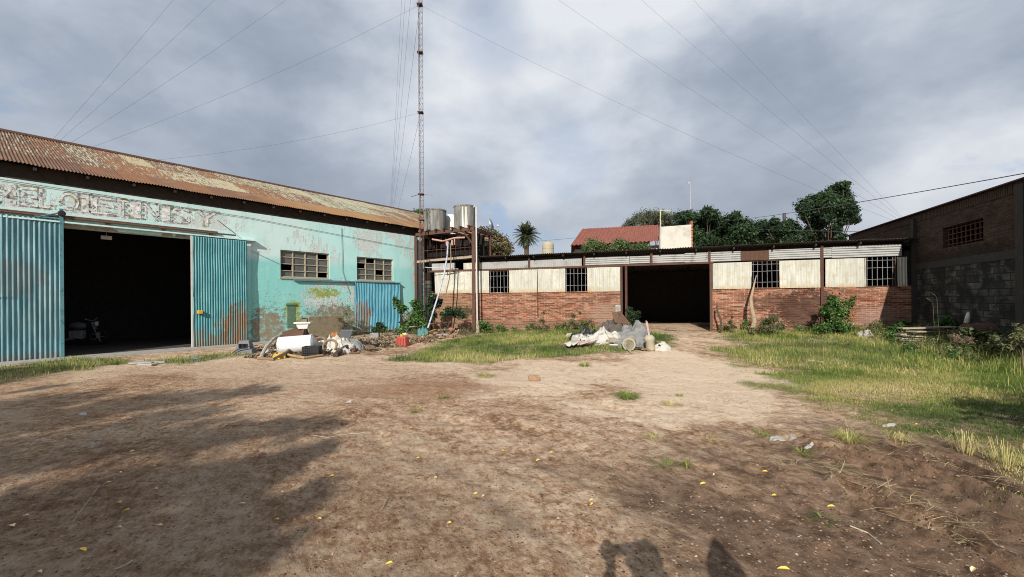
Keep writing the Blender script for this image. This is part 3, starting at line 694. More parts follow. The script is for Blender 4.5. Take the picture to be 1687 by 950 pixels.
# ------------------------------------------------------------------ turquoise warehouse
def roofz(o): return 5.40+(.24-o)*.384
wh = empty('warehouse', FL.p(6, 0, 0), 'long turquoise warehouse with peeling painted lettering and a rusty sheet roof', 'warehouse')
W1 = (7.25, 9.33, 2.57, 3.68); W2 = (10.68, 12.72, 2.56, 3.66)
mb = MB(); wall_mesh(mb, FL, -9, 14.75, -.4, 5.0, [(.6, 4.45, -1, 3.80), W1, W2], 0, .28)
mb.build('front_wall', M_turq, wh)
mb = MB(); mb.fbox(FL, -9, 14.72, -.30, -.02, 5.0, 5.42); o = mb.build('wall_plate', M_wooddark, wh)
for t in np.arange(-1.5, 14.6, 1.05): mb = MB(); mb.fbox(FL, t, t+.07, -.02, .2, 5.28, 5.36); mb.build('rafter', M_wooddark, wh)
mb = MB(); sl = math.hypot(1, .384)
corrug(mb, FL.p(-9, .24, 5.41), (FL.d[0], FL.d[1], 0), (-FL.n[0]/sl, -FL.n[1]/sl, .384/sl), (FL.n[0]*.36, FL.n[1]*.36, .93), 29.7, 6.24*sl, .076, .016, 14, .05, 3)
mb.build('roof', M_roofL, wh, smooth=True)
mb = MB(); P = FL.p
mb.add([P(-9, -6, 7.79), P(20.7, -6, 7.79), P(20.7, -12.6, 5.26), P(-9, -12.6, 5.26)], [(0, 1, 2, 3)]); mb.build('rear_roof', M_roofL, wh)
mb = MB(); mb.tube([P(-9, -6, 7.80), P(20.7, -6, 7.80)], .10, 8); mb.build('ridge_cap', M_rust, wh)
mb = MB(); mb.fbox(FL, -9, 20.6, -12.3, -12, -.4, 5.3); mb.fbox(FL, -9.3, -9, -12.3, 0, -.4, 5.3); mb.fbox(FL, 14.75, 20.6, -.6, -.32, -.4, 5.4)
for t in (-9.2, 20.35): mb.add([P(t, 0, 5.2), P(t, -6, 7.7), P(t, -12, 5.2), P(t+.2, 0, 5.2), P(t+.2, -6, 7.7), P(t+.2, -12, 5.2)], [(0, 1, 2), (5, 4, 3), (0, 3, 4, 1), (1, 4, 5, 2), (2, 5, 3, 0)])
mb.fbox(FL, 20.35, 20.6, -12, -.6, -.4, 5.2); mb.build('rear_wall', M_brickR, wh)
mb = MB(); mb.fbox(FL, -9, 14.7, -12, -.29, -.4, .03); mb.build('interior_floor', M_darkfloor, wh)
mb = MB(); mb.fbox(FL, -8.9, 14.7, -6.2, -6.05, .03, 6.9); mb.build('dark_partition', M_dark_int, wh)
mb = MB(); mb.fbox(FL, -.2, 5.2, .01, 1.0, -.1, .035); mb.fbox(FL, 5.2, 7.0, .01, .8, -.1, .03); mb.build('threshold_slab', M_conc, wh)
# windows: steel frame with 4 x 4 small panes
for (a, b, c, d) in (W1, W2):
    mb = MB(); k = .045
    mb.fbox(FL, a, a+k, -.14, -.05, c, d); mb.fbox(FL, b-k, b, -.14, -.05, c, d); mb.fbox(FL, a+k, b-k, -.14, -.05, c, c+k); mb.fbox(FL, a+k, b-k, -.14, -.05, d-k, d)
    for i in range(1, 4):
        t = a+(b-a)*i/4; mb.fbox(FL, t-.022, t+.022, -.125, -.06, c+k, d-k)
    for j in range(1, 4):
        z = c+(d-c)*j/4
        for i in range(4):
            t0 = a+(b-a)*i/4+(.022 if i else k); t1 = a+(b-a)*(i+1)/4-(.022 if i < 3 else k); mb.fbox(FL, t0, t1, -.12, -.065, z-.016, z+.016)
    w = mb.build('window', M_creams if False else M_cream, wh)
    mb = MB(); miss = {(3, 3), (3, 0), (0, 1)} if a < 9 else {(0, 2), (1, 3), (2, 1)}
    for i in range(4):
        for j in range(4):
            if (i, j) in miss: continue
            t0, t1 = a+(b-a)*i/4, a+(b-a)*(i+1)/4; z0, z1 = c+(d-c)*j/4, c+(d-c)*(j+1)/4; lean = .03*random.random() if j == 2 else 0
            mb.add([P(t0, -.10, z0), P(t1, -.10, z0), P(t1, -.10+lean, z1), P(t0, -.10+lean, z1)], [(0, 1, 2, 3)])
    mb.build('pane', M_glass, w)
    mb = MB(); mb.fbox(FL, a-.04, b+.04, -.05, .045, c-.06, c-.002); mb.build('sill', M_cream, w)
# sliding door rail and hangers
mb = MB(); mb.fbox(FL, -9, 5.05, .03, .10, 4.05, 4.13); mb.tube([P(-9, .14, 4.05), P(5.6, .14, 4.05)], .028, 8)
for t in np.arange(-.6, 5.6, 1.35): mb.fbox(FL, t, t+.09, .0, .13, 3.98, 4.06)
mb.build('door_rail', M_woodbrown, wh)
mb = MB(); mb.fbox(FL, -9, 6.3, .005, .20, 3.90, 3.945); mb.fbox(FL, 1.3, 4.3, .003, .05, 3.80, 3.898); mb.build('door_head_flashing', M_turq, wh)
for nm, t, w in (('c', 1.95, .42), ('c', 1.4, .22), ('c', 3.6, .16), ('c', 4.0, .2)):
    mb = MB(); a = np.linspace(0, math.pi, 9); mb.add([P(t, .055, 3.80)]+[P(t+math.cos(q)*w, .056, 3.80+math.sin(q)*.11*(1+.2*math.sin(3*q))) for q in a], [(0, i, i+1) for i in range(1, 9)]); mb.build('broken_render', M_wood, wh)
def sheet_door(name, t0, t1, z0, z1, o, mat, pitch, amp, seam, label, parent, seed=0):
    mb = MB(); dd = (FL.d[0], FL.d[1], 0); nn = (FL.n[0], FL.n[1], 0)
    corrug(mb, P(t0, o, z0), dd, (0, 0, 1), nn, t1-t0, seam-z0+.05, pitch, amp, 12, .09, seed)
    corrug(mb, P(t0, o+.008, seam), dd, (0, 0, 1), nn, t1-t0, z1-seam, pitch, amp, 12, .07, seed+1)
    d = mb.build(name, mat, parent, smooth=True); tag(d, label)
    mb = MB(); mb.fbox(FL, t0, t1, o-.08, o-.03, z0+.1, z0+.16); mb.fbox(FL, t0, t1, o-.08, o-.03, z1-.2, z1-.14); mb.fbox(FL, t0, t0+.05, o-.08, o-.025, z0+.16, z1-.2); mb.fbox(FL, t1-.05, t1, o-.08, o-.025, z0+.16, z1-.2); mb.build('frame', M_bluerail, d)
    return d
dl = sheet_door('sliding_door', -1.75, 1.14, .02, 3.98, .17, M_doorL, .098, .021, 1.75, 'faded blue-green corrugated sliding door, streaked with rust', wh, 2)
mb = MB(); mb.fbox(FL, 1.10, 1.175, .13, .215, .03, 4.30); mb.fbox(FL, .62, 1.10, .19, .21, 3.99, 4.03); mb.tube([P(.7, .2, 4.0), P(1.1, .2, 4.18)], .02, 6); mb.build('edge_post', M_bluerail, dl)
mb = MB(); mb.lathe(P(1.14, .215, 4.16), [(.0, 0), (.085, 0), (.085, .03), (.05, .04), (.0, .04)], 16, (FL.n[0], FL.n[1], 0)); mb.build('roller', M_black, dl)
dr = sheet_door('sliding_door', 4.25, 5.95, .03, 3.86, .21, M_doorR, .078, .018, 1.72, 'teal corrugated sliding door with rusted lower corner', wh, 6)
mb = MB(); mb.fbox(FL, 5.95, 6.12, .05, .12, .05, 3.78); mb.build('edge_post', M_turq, dr)
mb = MB(); mb.fbox(FL, 4.205, 4.25, .17, .23, .03, 3.88); mb.build('edge_strip', M_whitep, dr)
mb = MB(); mb.fbox(FL, 4.36, 4.50, .235, .36, 1.18, 1.30); mb.build('handle', M_yellow, dr, bevel=.01)
tag(wh.children[-1]) if False else None
# blue corrugated patch door and its ledge
sheet_door('side_door', 10.52, 13.02, .12, 2.44, .12, M_sheetB, .085, .016, 2.38, 'bright blue corrugated side door', wh, 9)
mb = MB(); mb.fbox(FL, 7.75, 10.5, .0, .11, 2.44, 2.50); mb.fbox(FL, 10.5, 13.06, .0, .17, 2.455, 2.50); mb.build('ledge', M_bluerail, wh)
mb = MB(); mb.fbox(FL, 7.45, 7.85, .002, .05, 1.42, 1.50); mb.fbox(FL, 7.50, 7.80, .002, .02, .5, 1.42); tag(mb.build('meter_hatch', flat('green_stained_metal', (.09, .17, .11), .8, dark=(.2, .2, .15), sc=9), wh))
# painted lettering, mostly flaked away
def letter(ch, t0, t1, z0, z1):
    out = []
    for grow, o, mat in ((.05, .004, M_lety), (.022, .006, M_letd), (-.025, .009, M_letw)):
        c = bpy.data.curves.new('letter', 'FONT'); c.body = ch; c.offset = grow+.02; c.fill_mode = 'FRONT'; c.resolution_u = 3
        ob = bpy.data.objects.new('letter', c); link(ob); dg = bpy.context.evaluated_depsgraph_get(); me = bpy.data.meshes.new_from_object(ob.evaluated_get(dg))
        v = np.empty(len(me.vertices)*3); me.vertices.foreach_get('co', v); v = v.reshape(-1, 3); fs = [tuple(p.vertices) for p in me.polygons]
        bpy.data.objects.remove(ob); out.append((v, fs, o, mat))
    b0 = out[2][0]; mn, mx = b0.min(0), b0.max(0)
    for (v, fs, o, mat), nm in zip(out, ('letter_outline', 'letter_shade', 'letter')):
        tt = t0+(v[:, 0]-mn[0])/(mx[0]-mn[0])*(t1-t0); zz = z0+(v[:, 1]-mn[1])/(mx[1]-mn[1])*(z1-z0)
        mb = MB(); mb.add([P(a, o, b) for a, b in zip(tt, zz)], fs); mb.build(nm, mat, wh)
for ch, u0, u1 in (('M', -8, 26), ('E', 34, 62), ('L', 64, 90), ('O', 98, 130), ('I', 134, 146), ('E', 150, 190), ('T', 193, 212), ('I', 214, 232), ('N', 238, 262), ('I', 266, 280), ('S', 284, 314), ('Y', 322, 358)):
    vt = 303+u0*.135; vb = 346+u0*.118-6
    t0, zt = FL.px(u0, vt); t1, _ = FL.px(u1, vt); _, zb = FL.px(u0, vb)
    letter(ch, t0, t1, 4.30, 4.82)
mb = MB(); mb.tube([P(.0, .03, 4.93), P(6, .03, 4.80), P(14.5, .03, 4.28)], .008, 4); mb.tube([P(5.05, .05, 4.55), P(5.6, .16, 4.1)], .012, 4); mb.tube([P(5.3, .04, 3.9), P(7.2, .03, 3.1)], .006, 4); mb.tube([P(9.9, .03, 4.9), P(9.95, .03, 2.9), P(10.3, .03, 1.9)], .008, 4); mb.build('wire', M_wire, wh)
# sign plate seen inside the opening
mb = MB(); mb.box(FL.p(2.2, -.6, 3.66), (.26, .02, .12), math.atan2(FL.d[1], FL.d[0])); mb.tube([FL.p(2.2, -.6, 3.7), FL.p(2.2, -.6, 5.4)], .006, 4); tag(mb.build('hanging_plate', M_whitep), 'small pale plate hanging inside the top of the dark doorway', 'plate')

# ------------------------------------------------------------------ brick shed at the back
sh = empty('brick_shed', FB.p(10, 0, 0), 'long low red brick shed with cream metal panels and a wide open doorway', 'shed')
Q = FB.p; dd = (FB.d[0], FB.d[1], 0); nn = (FB.n[0], FB.n[1], 0)
mb = MB(); wall_mesh(mb, FB, -.15, 9.62, -.4, 1.95, [], 0, .15); wall_mesh(mb, FB, 13.25, 19.92, -.4, 2.0, [], 0, .15); mb.build('brick_wall', M_brickB, sh)
wins = [(3.27, 4.31, 1.90, 2.98), (7.06, 8.09, 1.92, 3.0), (14.68, 15.67, 1.98, 3.06), (18.46, 19.37, 2.01, 3.08)]
segs = [(.25, 1.0), (1.0, 1.85), (1.85, 2.55), (2.55, 3.27), (4.31, 5.75), (5.75, 6.45), (6.45, 7.06), (8.09, 9.60), (13.27, 14.68), (15.67, 17.05), (17.2, 18.46), (19.42, 19.68)]
for i, (a, b) in enumerate(segs):
    z0 = 1.93+.04*(a > 10); z1 = 3.03+.02*(a > 10); zt = random.uniform(-.01, .01)
    mb = MB(); corrug(mb, Q(a, .03+.012*(i % 2), z0+zt), dd, (0, 0, 1), nn, b-a+.02, z1-z0, .09, .012, 6, .07, i); mb.build('wall_panel', M_creams, sh, smooth=True)
for (a, b, c, d) in wins:
    mb = MB(); wall_mesh(mb, FB, a-.02, b+.02, c-.04, d+.04, [(a+.015, b-.015, c, d)], .02, .05); w = mb.build('window', M_rustdark, sh)
    mb = MB()
    for k in range(6):
        t = a+(b-a)*(k+.35+.1*random.random())/5.9; mb.tube([Q(t, .0, c), Q(t+random.uniform(-.01, .01), .0, d)], .0085, 5)
    for k in (.22, .62) if a > 8 else (.28, .78): z = c+(d-c)*k; mb.tube([Q(a, .012, z), Q(b, .012, z+random.uniform(-.02, .02))], .008, 5)
    if a > 8: mb.tube([Q(a, .012, d-.12), Q(b, .012, d-.13)], .008, 5)
    mb.build('bars', M_galv, w)
mb = MB(); mb.fbox(FB, -.1, 13.3, .0, .07, 3.03, 3.11); mb.build('girt', M_rust, sh)
for t, o1 in ((2.48, .03), (5.75, .05), (9.60, .10), (9.80, .06), (13.20, .06), (17.08, .06), (-.1, .1)):
    if t in (5.75,): mb = MB(); mb.fbox(FB, t-.02, t+.02, .045, .06, .8, 3.0)
    else: mb = MB(); mb.fbox(FB, t-.05, t+.05, .02, o1+.02, -.1, 3.02 if t < 14 else 3.6)
    mb.build('post', M_rustdark if t not in (13.20,) else M_rust, sh)
mb = MB(); corrug(mb, Q(2.75, .02, 3.11), dd, (0, 0, 1), nn, 2.55, .33, .09, .012, 3, .02, 3); mb.build('upper_sheet', M_sheetg, sh, smooth=True)
mb = MB(); corrug(mb, Q(5.34, .02, 3.11), dd, (0, 0, 1), nn, 2.5, .34, .09, .012, 3, .02, 4); mb.build('upper_sheet', M_sheetg, sh, smooth=True)
xs = [(8.0, 9.95, 3.12, 3.47), (9.97, 10.8, 3.13, 3.45), (10.86, 12.2, 3.12, 3.47), (12.2, 14.3, 3.10, 3.50), (15.3, 17.4, 3.11, 3.50), (17.4, 19.55, 3.09, 3.52)]
for i, (a, b, c, d) in enumerate(xs):
    mb = MB(); corrug(mb, Q(a, .05+.01*(i % 2), c), (0, 0, 1), dd, nn, d-c, b-a, .085, .02, 10, .05, i+20); mb.build('upper_sheet', M_sheetg, sh, smooth=True)
mb = MB(); corrug(mb, Q(14.3, .07, 3.10), dd, (0, 0, 1), nn, 1.0, .38, .09, .012, 3, .02, 30); tag(mb.build('upper_sheet', M_rust, sh, smooth=True), 'rusty brown patch of sheet')
for a in (2.72, 5.3, 7.92, 10.82, 13.1): mb = MB(); mb.fbox(FB, a, a+.09, .04, .09, 3.08, 3.62); mb.build('bracket', M_rustdark, sh)
mb = MB(); mb.fbox(FB, 2.6, 19.9, -.12, -.05, 3.46, 3.58); mb.build('top_beam', M_wooddark, sh)
mb = MB(); slb = math.hypot(7.5, .55); corrug(mb, Q(2.5, .38, 3.70), dd, (-FB.n[0]*7.5/slb, -FB.n[1]*7.5/slb, -.55/slb), (0, 0, 1), 17.6, slb, .10, .016, 8, .05, 8); mb.build('roof', M_roofdark, sh, smooth=True, solid=.006)
for a in np.arange(2.8, 19.8, 1.4): mb = MB(); mb.quadbox([Q(a, .3, 3.56), Q(a+.06, .3, 3.56), Q(a+.06, -6.9, 3.06), Q(a, -6.9, 3.06), Q(a, .3, 3.64), Q(a+.06, .3, 3.64), Q(a+.06, -6.9, 3.14), Q(a, -6.9, 3.14)]); mb.build('rafter', M_wooddark, sh)
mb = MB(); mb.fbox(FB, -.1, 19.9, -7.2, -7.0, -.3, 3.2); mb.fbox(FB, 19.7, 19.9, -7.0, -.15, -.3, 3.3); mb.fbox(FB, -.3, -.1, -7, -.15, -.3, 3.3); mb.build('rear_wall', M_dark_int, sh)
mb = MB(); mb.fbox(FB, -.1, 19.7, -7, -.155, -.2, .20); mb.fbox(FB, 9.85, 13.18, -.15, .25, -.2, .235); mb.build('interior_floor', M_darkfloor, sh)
mb = MB(); mb.add([Q(-.1, .1, 3.6), Q(2.5, .1, 3.6), Q(2.5, -7, 3.3), Q(-.1, -7, 3.3)], [(0, 1, 2, 3)]); mb.build('rear_canopy', M_roofdark, sh)
mb = MB(); mb.fbox(FB, 2.62, 2.70, -6.9, -.16, .2, 3.55); mb.build('dark_partition', M_dark_int, sh)  # added unseen partition that blocks stray light from the rear wall
# lean-to front under the tank stand
mb = MB(); corrug(mb, Q(.1, .06, 3.12), dd, (0, 0, 1), nn, 1.35, .35, .09, .012, 3, .03, 40); mb.build('upper_sheet', M_sheetg, sh, smooth=True)
mb = MB(); corrug(mb, Q(1.9, .06, 3.12), dd, (0, 0, 1), nn, .75, .32, .09, .012, 3, .03, 41); mb.build('upper_sheet', M_creams, sh, smooth=True)
mb = MB(); mb.fbox(FB, -.25, .05, -.05, .14, -.2, 3.0); tag(mb.build('pier', M_brickR, sh))

# ------------------------------------------------------------------ brick and block building on the right
rb = empty('brick_warehouse', FR.p(5, 0, 0), 'tall dark brick and concrete block building along the right side of the yard', 'warehouse')
K = FR.p
def rz(t): return 4.55-.018*t
mb = MB(); wall_mesh(mb, FR, -6.5, 14, -.3, 4.40, [(1.80, 3.79, 3.16, 3.80)], 0, .3)
mb.add([K(-6.5, 0, 4.40), K(14, 0, 4.40), K(14, 0, rz(14)+.02), K(-6.5, 0, rz(-6.5)), K(-6.5, -.3, 4.40), K(14, -.3, 4.40), K(14, -.3, rz(14)+.02), K(-6.5, -.3, rz(-6.5))], [(0, 1, 2, 3), (4, 5, 6, 7), (0, 3, 7, 4), (2, 3, 7, 6)])
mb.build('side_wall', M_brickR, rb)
mb = MB()
for t in np.arange(-6.4, 13.9, .085): mb.fbox(FR, t, t+.062, .0, .028, rz(t)-.27, rz(t)-.03)
mb.build('soldier_course', flat('dark_brown_brick', (.062, .037, .025), .95, sc=14), rb)
mb = MB(); mb.fbox(FR, -.02, .16, .002, .10, -.3, 4.40); mb.fbox(FR, 5.22, 5.5, .002, .12, -.3, 4.36); mb.fbox(FR, .16, 5.22, .002, .022, 2.55, 2.78); mb.build('pilaster', flat('dark_concrete', (.038, .036, .031), .95, dark=(.06, .055, .05), sc=5), rb)
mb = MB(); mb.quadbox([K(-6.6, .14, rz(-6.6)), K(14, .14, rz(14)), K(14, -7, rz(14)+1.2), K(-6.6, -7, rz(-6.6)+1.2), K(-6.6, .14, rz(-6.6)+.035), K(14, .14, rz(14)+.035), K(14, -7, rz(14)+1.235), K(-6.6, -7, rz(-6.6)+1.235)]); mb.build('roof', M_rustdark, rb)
mb = MB(); mb.fbox(FR, -6.2, 13.7, -3.1, -3.0, -.3, 4.75); mb.build('dark_partition', M_dark_int, rb)  # added dark partition that keeps sky from showing through the window
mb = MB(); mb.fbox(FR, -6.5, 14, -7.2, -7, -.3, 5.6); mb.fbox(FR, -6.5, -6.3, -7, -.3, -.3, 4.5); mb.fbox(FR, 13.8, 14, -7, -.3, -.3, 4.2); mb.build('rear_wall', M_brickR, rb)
mb = MB()
for k in range(9): t = 1.8+1.99*(k+.5)/9; mb.fbox(FR, t-.012, t+.012, -.12, -.09, 3.16, 3.80)
for k in range(4): z = 3.16+.64*(k+.5)/4; mb.fbox(FR, 1.80, 3.79, -.088, -.07, z-.01, z+.01)
mb.build('window', M_rustdark, rb)

# ------------------------------------------------------------------ tank stand, tanks, pipes
ts_ = empty('tank_stand', (-1.9, 20.6, 0), 'rusty steel stand in the corner carrying the water tanks', 'stand')
F1 = at(686, 391, 22.3); F2 = at(781, 379, 20.5); F1[2] = F2[2] = 4.95
bd = np.array([.33, .944, 0]); fd = (F2-F1); fl = np.linalg.norm(fd); fd /= fl
def beam(mb, a, b, w=.1, h=.16):
    a = np.array(a, float); b = np.array(b, float); d = b-a; d /= np.linalg.norm(d); s = np.cross(d, (0, 0, 1.)); s = s/np.linalg.norm(s)*w/2; u = np.array([0, 0, h])
    return mb.quadbox([a-s, a+s, b+s, b-s, a-s+u, a+s+u, b+s+u, b-s+u])
for k, (a, b) in enumerate(((F1, F2), (F1+bd*2.0, F2+bd*2.0), (F2-bd*.1, F2+bd*2.3), (F1, F1+bd*2.2))):
    mb = MB(); beam(mb, a, b); mb.build('beam', M_rust, ts_)
for k in range(7):
    mb = MB(); a = F1+fd*(.35+k*fl*.14)+np.array([0, 0, .165]); beam(mb, a-bd*.25, a+bd*2.2, .09, .08); mb.build('joist', M_rust if k % 2 else M_woodbrown, ts_)
mb = MB(); p = G(777, 547); px_, py_ = F2[0]-.04, F2[1]
mb.box((px_, py_, 2.4), (.15, .15, 5.1)); post = mb.build('post', M_rust, ts_)
mb = MB(); mb.tube([(px_, py_+.1, 4.2), (px_-.1, py_+.6, 4.9)], .04, 4); mb.tube([(px_-.05, py_, 4.3), (px_-.5, py_+.05, 4.93)], .04, 4); mb.build('brace', M_rust, ts_)
mb = MB(); c = F2+bd*2.0; mb.box((c[0], c[1], 2.4), (.14, .14, 5.1)); mb.build('post', M_rustdark, ts_)
mb = MB(); mb.box((F1[0]-.05, F1[1]+.1, 2.5), (.14, .14, 5.0)); mb.build('post', M_rustdark, ts_)
# old barred frame beneath
mb = MB(); a0 = F1+bd*.7; b0 = F2+bd*.7
for k in range(12):
    q = a0+(b0-a0)*k/12; mb.tube([(q[0], q[1], 3.75), (q[0], q[1], 4.85)], .014, 4)
for z in (3.78, 4.25): mb.tube([(a0[0], a0[1], z), (b0[0], b0[1], z)], .02, 4)
mb.build('barred_frame', M_rustdark, ts_)
mb = MB(); beam(mb, (F1[0], F1[1]+.1, 3.55), (F2[0], F2[1]+.35, 3.66), .12, .12); mb.build('beam', M_wood, ts_)
def tank(c, r, h, mat, label, closed=True, taper=.97, name='water_tank'):
    mb = MB(); mb.lathe(c, [(0, 0), (r*taper, 0), (r*taper, .04), (r*.985, h*.5), (r, h-.09), (r*1.035, h-.085), (r*1.035, h-.02), (r*.99, h), (r*.6, h+.03), (0, h+.04)], 32)
    return tag(mb.build(name, mat, smooth=False), label, 'water tank', 'water tanks on the stand')
zt = 4.95+.25
p = at(716.5, 384, 22.6); tank((p[0], p[1], zt), .60, 1.17, M_tank, 'squat stained grey cement water tank at the left end of the rusty stand')
p = at(765.5, 378, 21.9); tank((p[0], p[1], zt), .55, 1.22, M_tank, 'grey water tank with white streaks at the right end of the rusty stand')
mb = MB(); t0 = np.array([p[0]+.03, p[1], zt])
for (a, w, h0) in ((-1.62, .10, .02), (-1.32, .17, .02)):
    V = []; 
    for i in range(9):
        f_ = i/8; ww = w*(.35+.65*(1-f_)); 
        for sgn in (-1, 0, 1): ang = a+sgn*ww; V.append((p[0]+math.cos(ang)*.562, p[1]+math.sin(ang)*.562, zt+.03+f_*1.05))
    mb.add(V, [(i*3+k, i*3+k+1, i*3+k+4, i*3+k+3) for i in range(8) for k in range(2)])
o_ = mb.build('lime_streak', M_whitep); tk = [o for o in S.objects if o.name.startswith('water_tank')][-1]
o_.parent = tk; o_.location = o_.location-tk.location
p = at(743, 380, 23.6); mb = MB(); mb.lathe((p[0], p[1], zt), [(0, 0), (.5, 0), (.5, .95), (.44, 1.03), (.2, 1.07), (.2, 1.12), (0, 1.13)], 28); tag(mb.build('water_tank', M_whitem, smooth=False), 'white plastic water tank behind and between the two grey ones', 'water tank', 'water tanks on the stand')
# pipes
mb = MB(); d0 = at(784.5, 348, 20.35); mb.tube([(d0[0]-.12, d0[1], 6.02), (d0[0]-.07, d0[1], 6.10), (d0[0], d0[1], 6.05), (d0[0], d0[1], 3), (d0[0]+.02, d0[1], .0)], .038, 8); tag(mb.build('downpipe', M_whitep), 'tall thin white pipe standing against the rusty post', 'pipe')
mb = MB(); mb.tube([at(738, 398, 20.6), at(737, 420, 20.5), at(732, 450, 20.3), at(724, 480, 20.0), at(713, 515, 19.6), at(705, 540, 19.3)], .04, 8); tag(mb.build('water_pipe', flat('pale_blue_pipe', (.40, .43, .52), .5, var=.1)), 'long pale blue pipe slanting from the tank stand to the bushes', 'pipe')
mb = MB(); mb.tube([at(742, 400, 20.6), at(743, 430, 20.5), at(740, 460, 20.4), at(733, 490, 20.2), at(725, 515, 20.0)], .028, 6); tag(mb.build('water_hose', M_hose), 'thin brown hose hanging beside the pale blue pipe', 'hose')
mb = MB(); mb.tube([at(712, 394, 20.9), at(730, 397, 20.8), at(748, 392, 20.6), at(766, 391, 20.5)], .045, 8); mb.tube([at(736, 398, 20.7), at(737, 405, 20.65)], .06, 8); mb.tube([at(745, 394, 20.7), at(745, 404, 20.65)], .05, 8); mb.tube([at(749, 393, 20.6), at(749, 403, 20.6)], .03, 6); tag(mb.build('pipe_manifold', flat('pinkish_pipe', (.45, .26, .21), .6)), 'reddish pipe manifold hanging under the tank stand', 'pipe')
mb = MB(); mb.tube([at(731, 436, 21.2), at(731, 443, 21.2), at(741, 443, 21.2)], .035, 6); mb.tube([at(744, 435, 21.2), at(744, 444, 21.2), at(750, 444, 21.2)], .035, 6); mb.tube([at(700, 440, 21.3), at(755, 443, 21.1)], .018, 5); tag(mb.build('water_valve', M_whitep), 'white pipe elbows and valves on the low tin panel', 'valve')
# satellite dish
sdv = empty('satellite_dish', tuple(at(800, 387, 22.0)), 'small satellite dish on an arm beside the water tanks', 'satellite dish')
mb = MB(); c = at(807.5, 370, 21.8); ax = np.array([.93, -.25, .28]); mb.lathe(c, [(0, 0), (.12, .008), (.22, .03), (.34, .07)], 20, ax); mb.build('dish', M_galv, sdv, smooth=True, solid=.01)
mb = MB(); mb.tube([at(800, 388, 22), at(802, 380, 22), c], .022, 6); mb.build('mast', M_galv, sdv)
mb = MB(); l = at(820, 371.5, 21.6); mb.tube([at(808, 377, 21.8), at(818, 375, 21.6), l], .012, 5); mb.build('arm', M_galv, sdv)
mb = MB(); mb.lathe(l-np.array([.04, 0, 0]), [(.04, 0), (.05, .04), (.04, .09)], 10, (1, 0, .1)); mb.build('receiver', M_whitep, sdv)
# ivy over the end of the warehouse
cl = [(at(u, v, Yy), r) for u, v, Yy, r in ((800, 405, 25.5, .45), (812, 408, 25.5, .5), (823, 412, 26, .5), (832, 412, 26.2, .4), (806, 416, 25, .4), (818, 418, 25.5, .45), (830, 420, 26, .4), (803, 383, 28, .35), (812, 387, 28, .4), (821, 391, 28, .4), (830, 398, 27.8, .4), (835, 405, 27, .4), (836, 413, 26.8, .35), (795, 380, 29, .35))]
V, T = leaves(cl, 6500, .075, 21, 1.0, .3); tag(fastmesh('ivy', V, 4, M_ivy, T), 'brown and green ivy hanging over the far end of the turquoise warehouse', 'ivy')
V, T = leaves([(at(690, 352, 30.5), .45), (at(697, 351, 30.5), .3)], 900, .07, 22); tag(fastmesh('rooftop_plant', V, 4, M_shrub, T), 'small green plant growing on the warehouse ridge beside the mast', 'plant')

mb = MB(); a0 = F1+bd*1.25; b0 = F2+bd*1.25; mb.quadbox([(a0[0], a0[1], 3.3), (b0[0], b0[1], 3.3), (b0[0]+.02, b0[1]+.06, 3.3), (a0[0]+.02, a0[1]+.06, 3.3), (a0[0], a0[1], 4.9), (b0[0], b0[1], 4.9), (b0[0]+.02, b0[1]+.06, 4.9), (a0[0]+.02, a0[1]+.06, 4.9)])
mb.build('opening_shade_panel', flat('opening_shade_black', (.012, .010, .009), .95), ts_)  # near-black sheet standing in for the shade of the opening behind the bars
# leafy undergrowth along the feet of the walls
r_ = random.Random(44); cl = []; cl2 = []
for k in range(95):
    t = r_.uniform(2.8, 19.6)
    if 9.3 < t < 13.6: continue
    o = r_.uniform(.1, .9); p = FB.p(t, o, 0); q = r_.uniform(.10, .28); (cl if r_.random() < .5 else cl2).append((np.array([p[0], p[1], H(p[0], p[1])+q*r_.uniform(.4, 1.6)]), q))
for k in range(110):
    t = r_.uniform(-.2, 6.5); o = abs(r_.gauss(0, 1.0))+.15; p = FR.p(t, o, 0); q = r_.uniform(.12, .34)*(1.2-.25*min(o, 2)); (cl if r_.random() < .5 else cl2).append((np.array([p[0], p[1], H(p[0], p[1])+q*r_.uniform(.4, 1.3)]), q))
for k in range(26):
    u = r_.uniform(575, 780); p = G(u, r_.uniform(548, 556)); q = r_.uniform(.12, .3); cl.append((p+(0, 0, q*.8), q))
V, T = leaves(cl, 12000, .035, 45, .9, .1, .35); tag(fastmesh('undergrowth', V, 4, M_weed, T), kind='stuff', label='olive and brown weeds growing along the wall feet')
V, T = leaves(cl2, 11000, .04, 46, .9, .1, .4); tag(fastmesh('undergrowth', V, 4, M_shrub, T), kind='stuff', label='fresh green weeds growing along the wall feet')

# ------------------------------------------------------------------ lattice mast and its guys
MX, MY = at(694, 350, 21.3)[:2]; MH = 34.0
ms = empty('lattice_mast', (MX, MY, 0), 'very tall thin lattice radio mast held by guy wires in front of the corner', 'mast')
leg = [np.array([MX+math.cos(a)*.125, MY+math.sin(a)*.125, 0]) for a in (math.pi/2+.5, math.pi/2+.5+2.094, math.pi/2+.5+4.189)]
mb = MB()
for l in leg: mb.tube([l, l+np.array([0, 0, MH])], .014, 5)
mb.build('legs', M_mast, ms)
mb = MB(); z = .1; k = 0
while z < MH-.3:
    for i in range(3):
        a, b = leg[i], leg[(i+1) % 3]
        if k % 2: a, b = b, a
        mb.tube([a+(0, 0, z), b+(0, 0, z)], .007, 3, False); mb.tube([a+(0, 0, z), b+(0, 0, z+.27)], .007, 3, False)
    z += .27; k += 1
mb.build('lattice', M_mast, ms)
mb = MB()
for z in (5.6, 6.9, 11.0, 14, 16.4): mb.box((MX, MY, z), (.27, .27, .05))
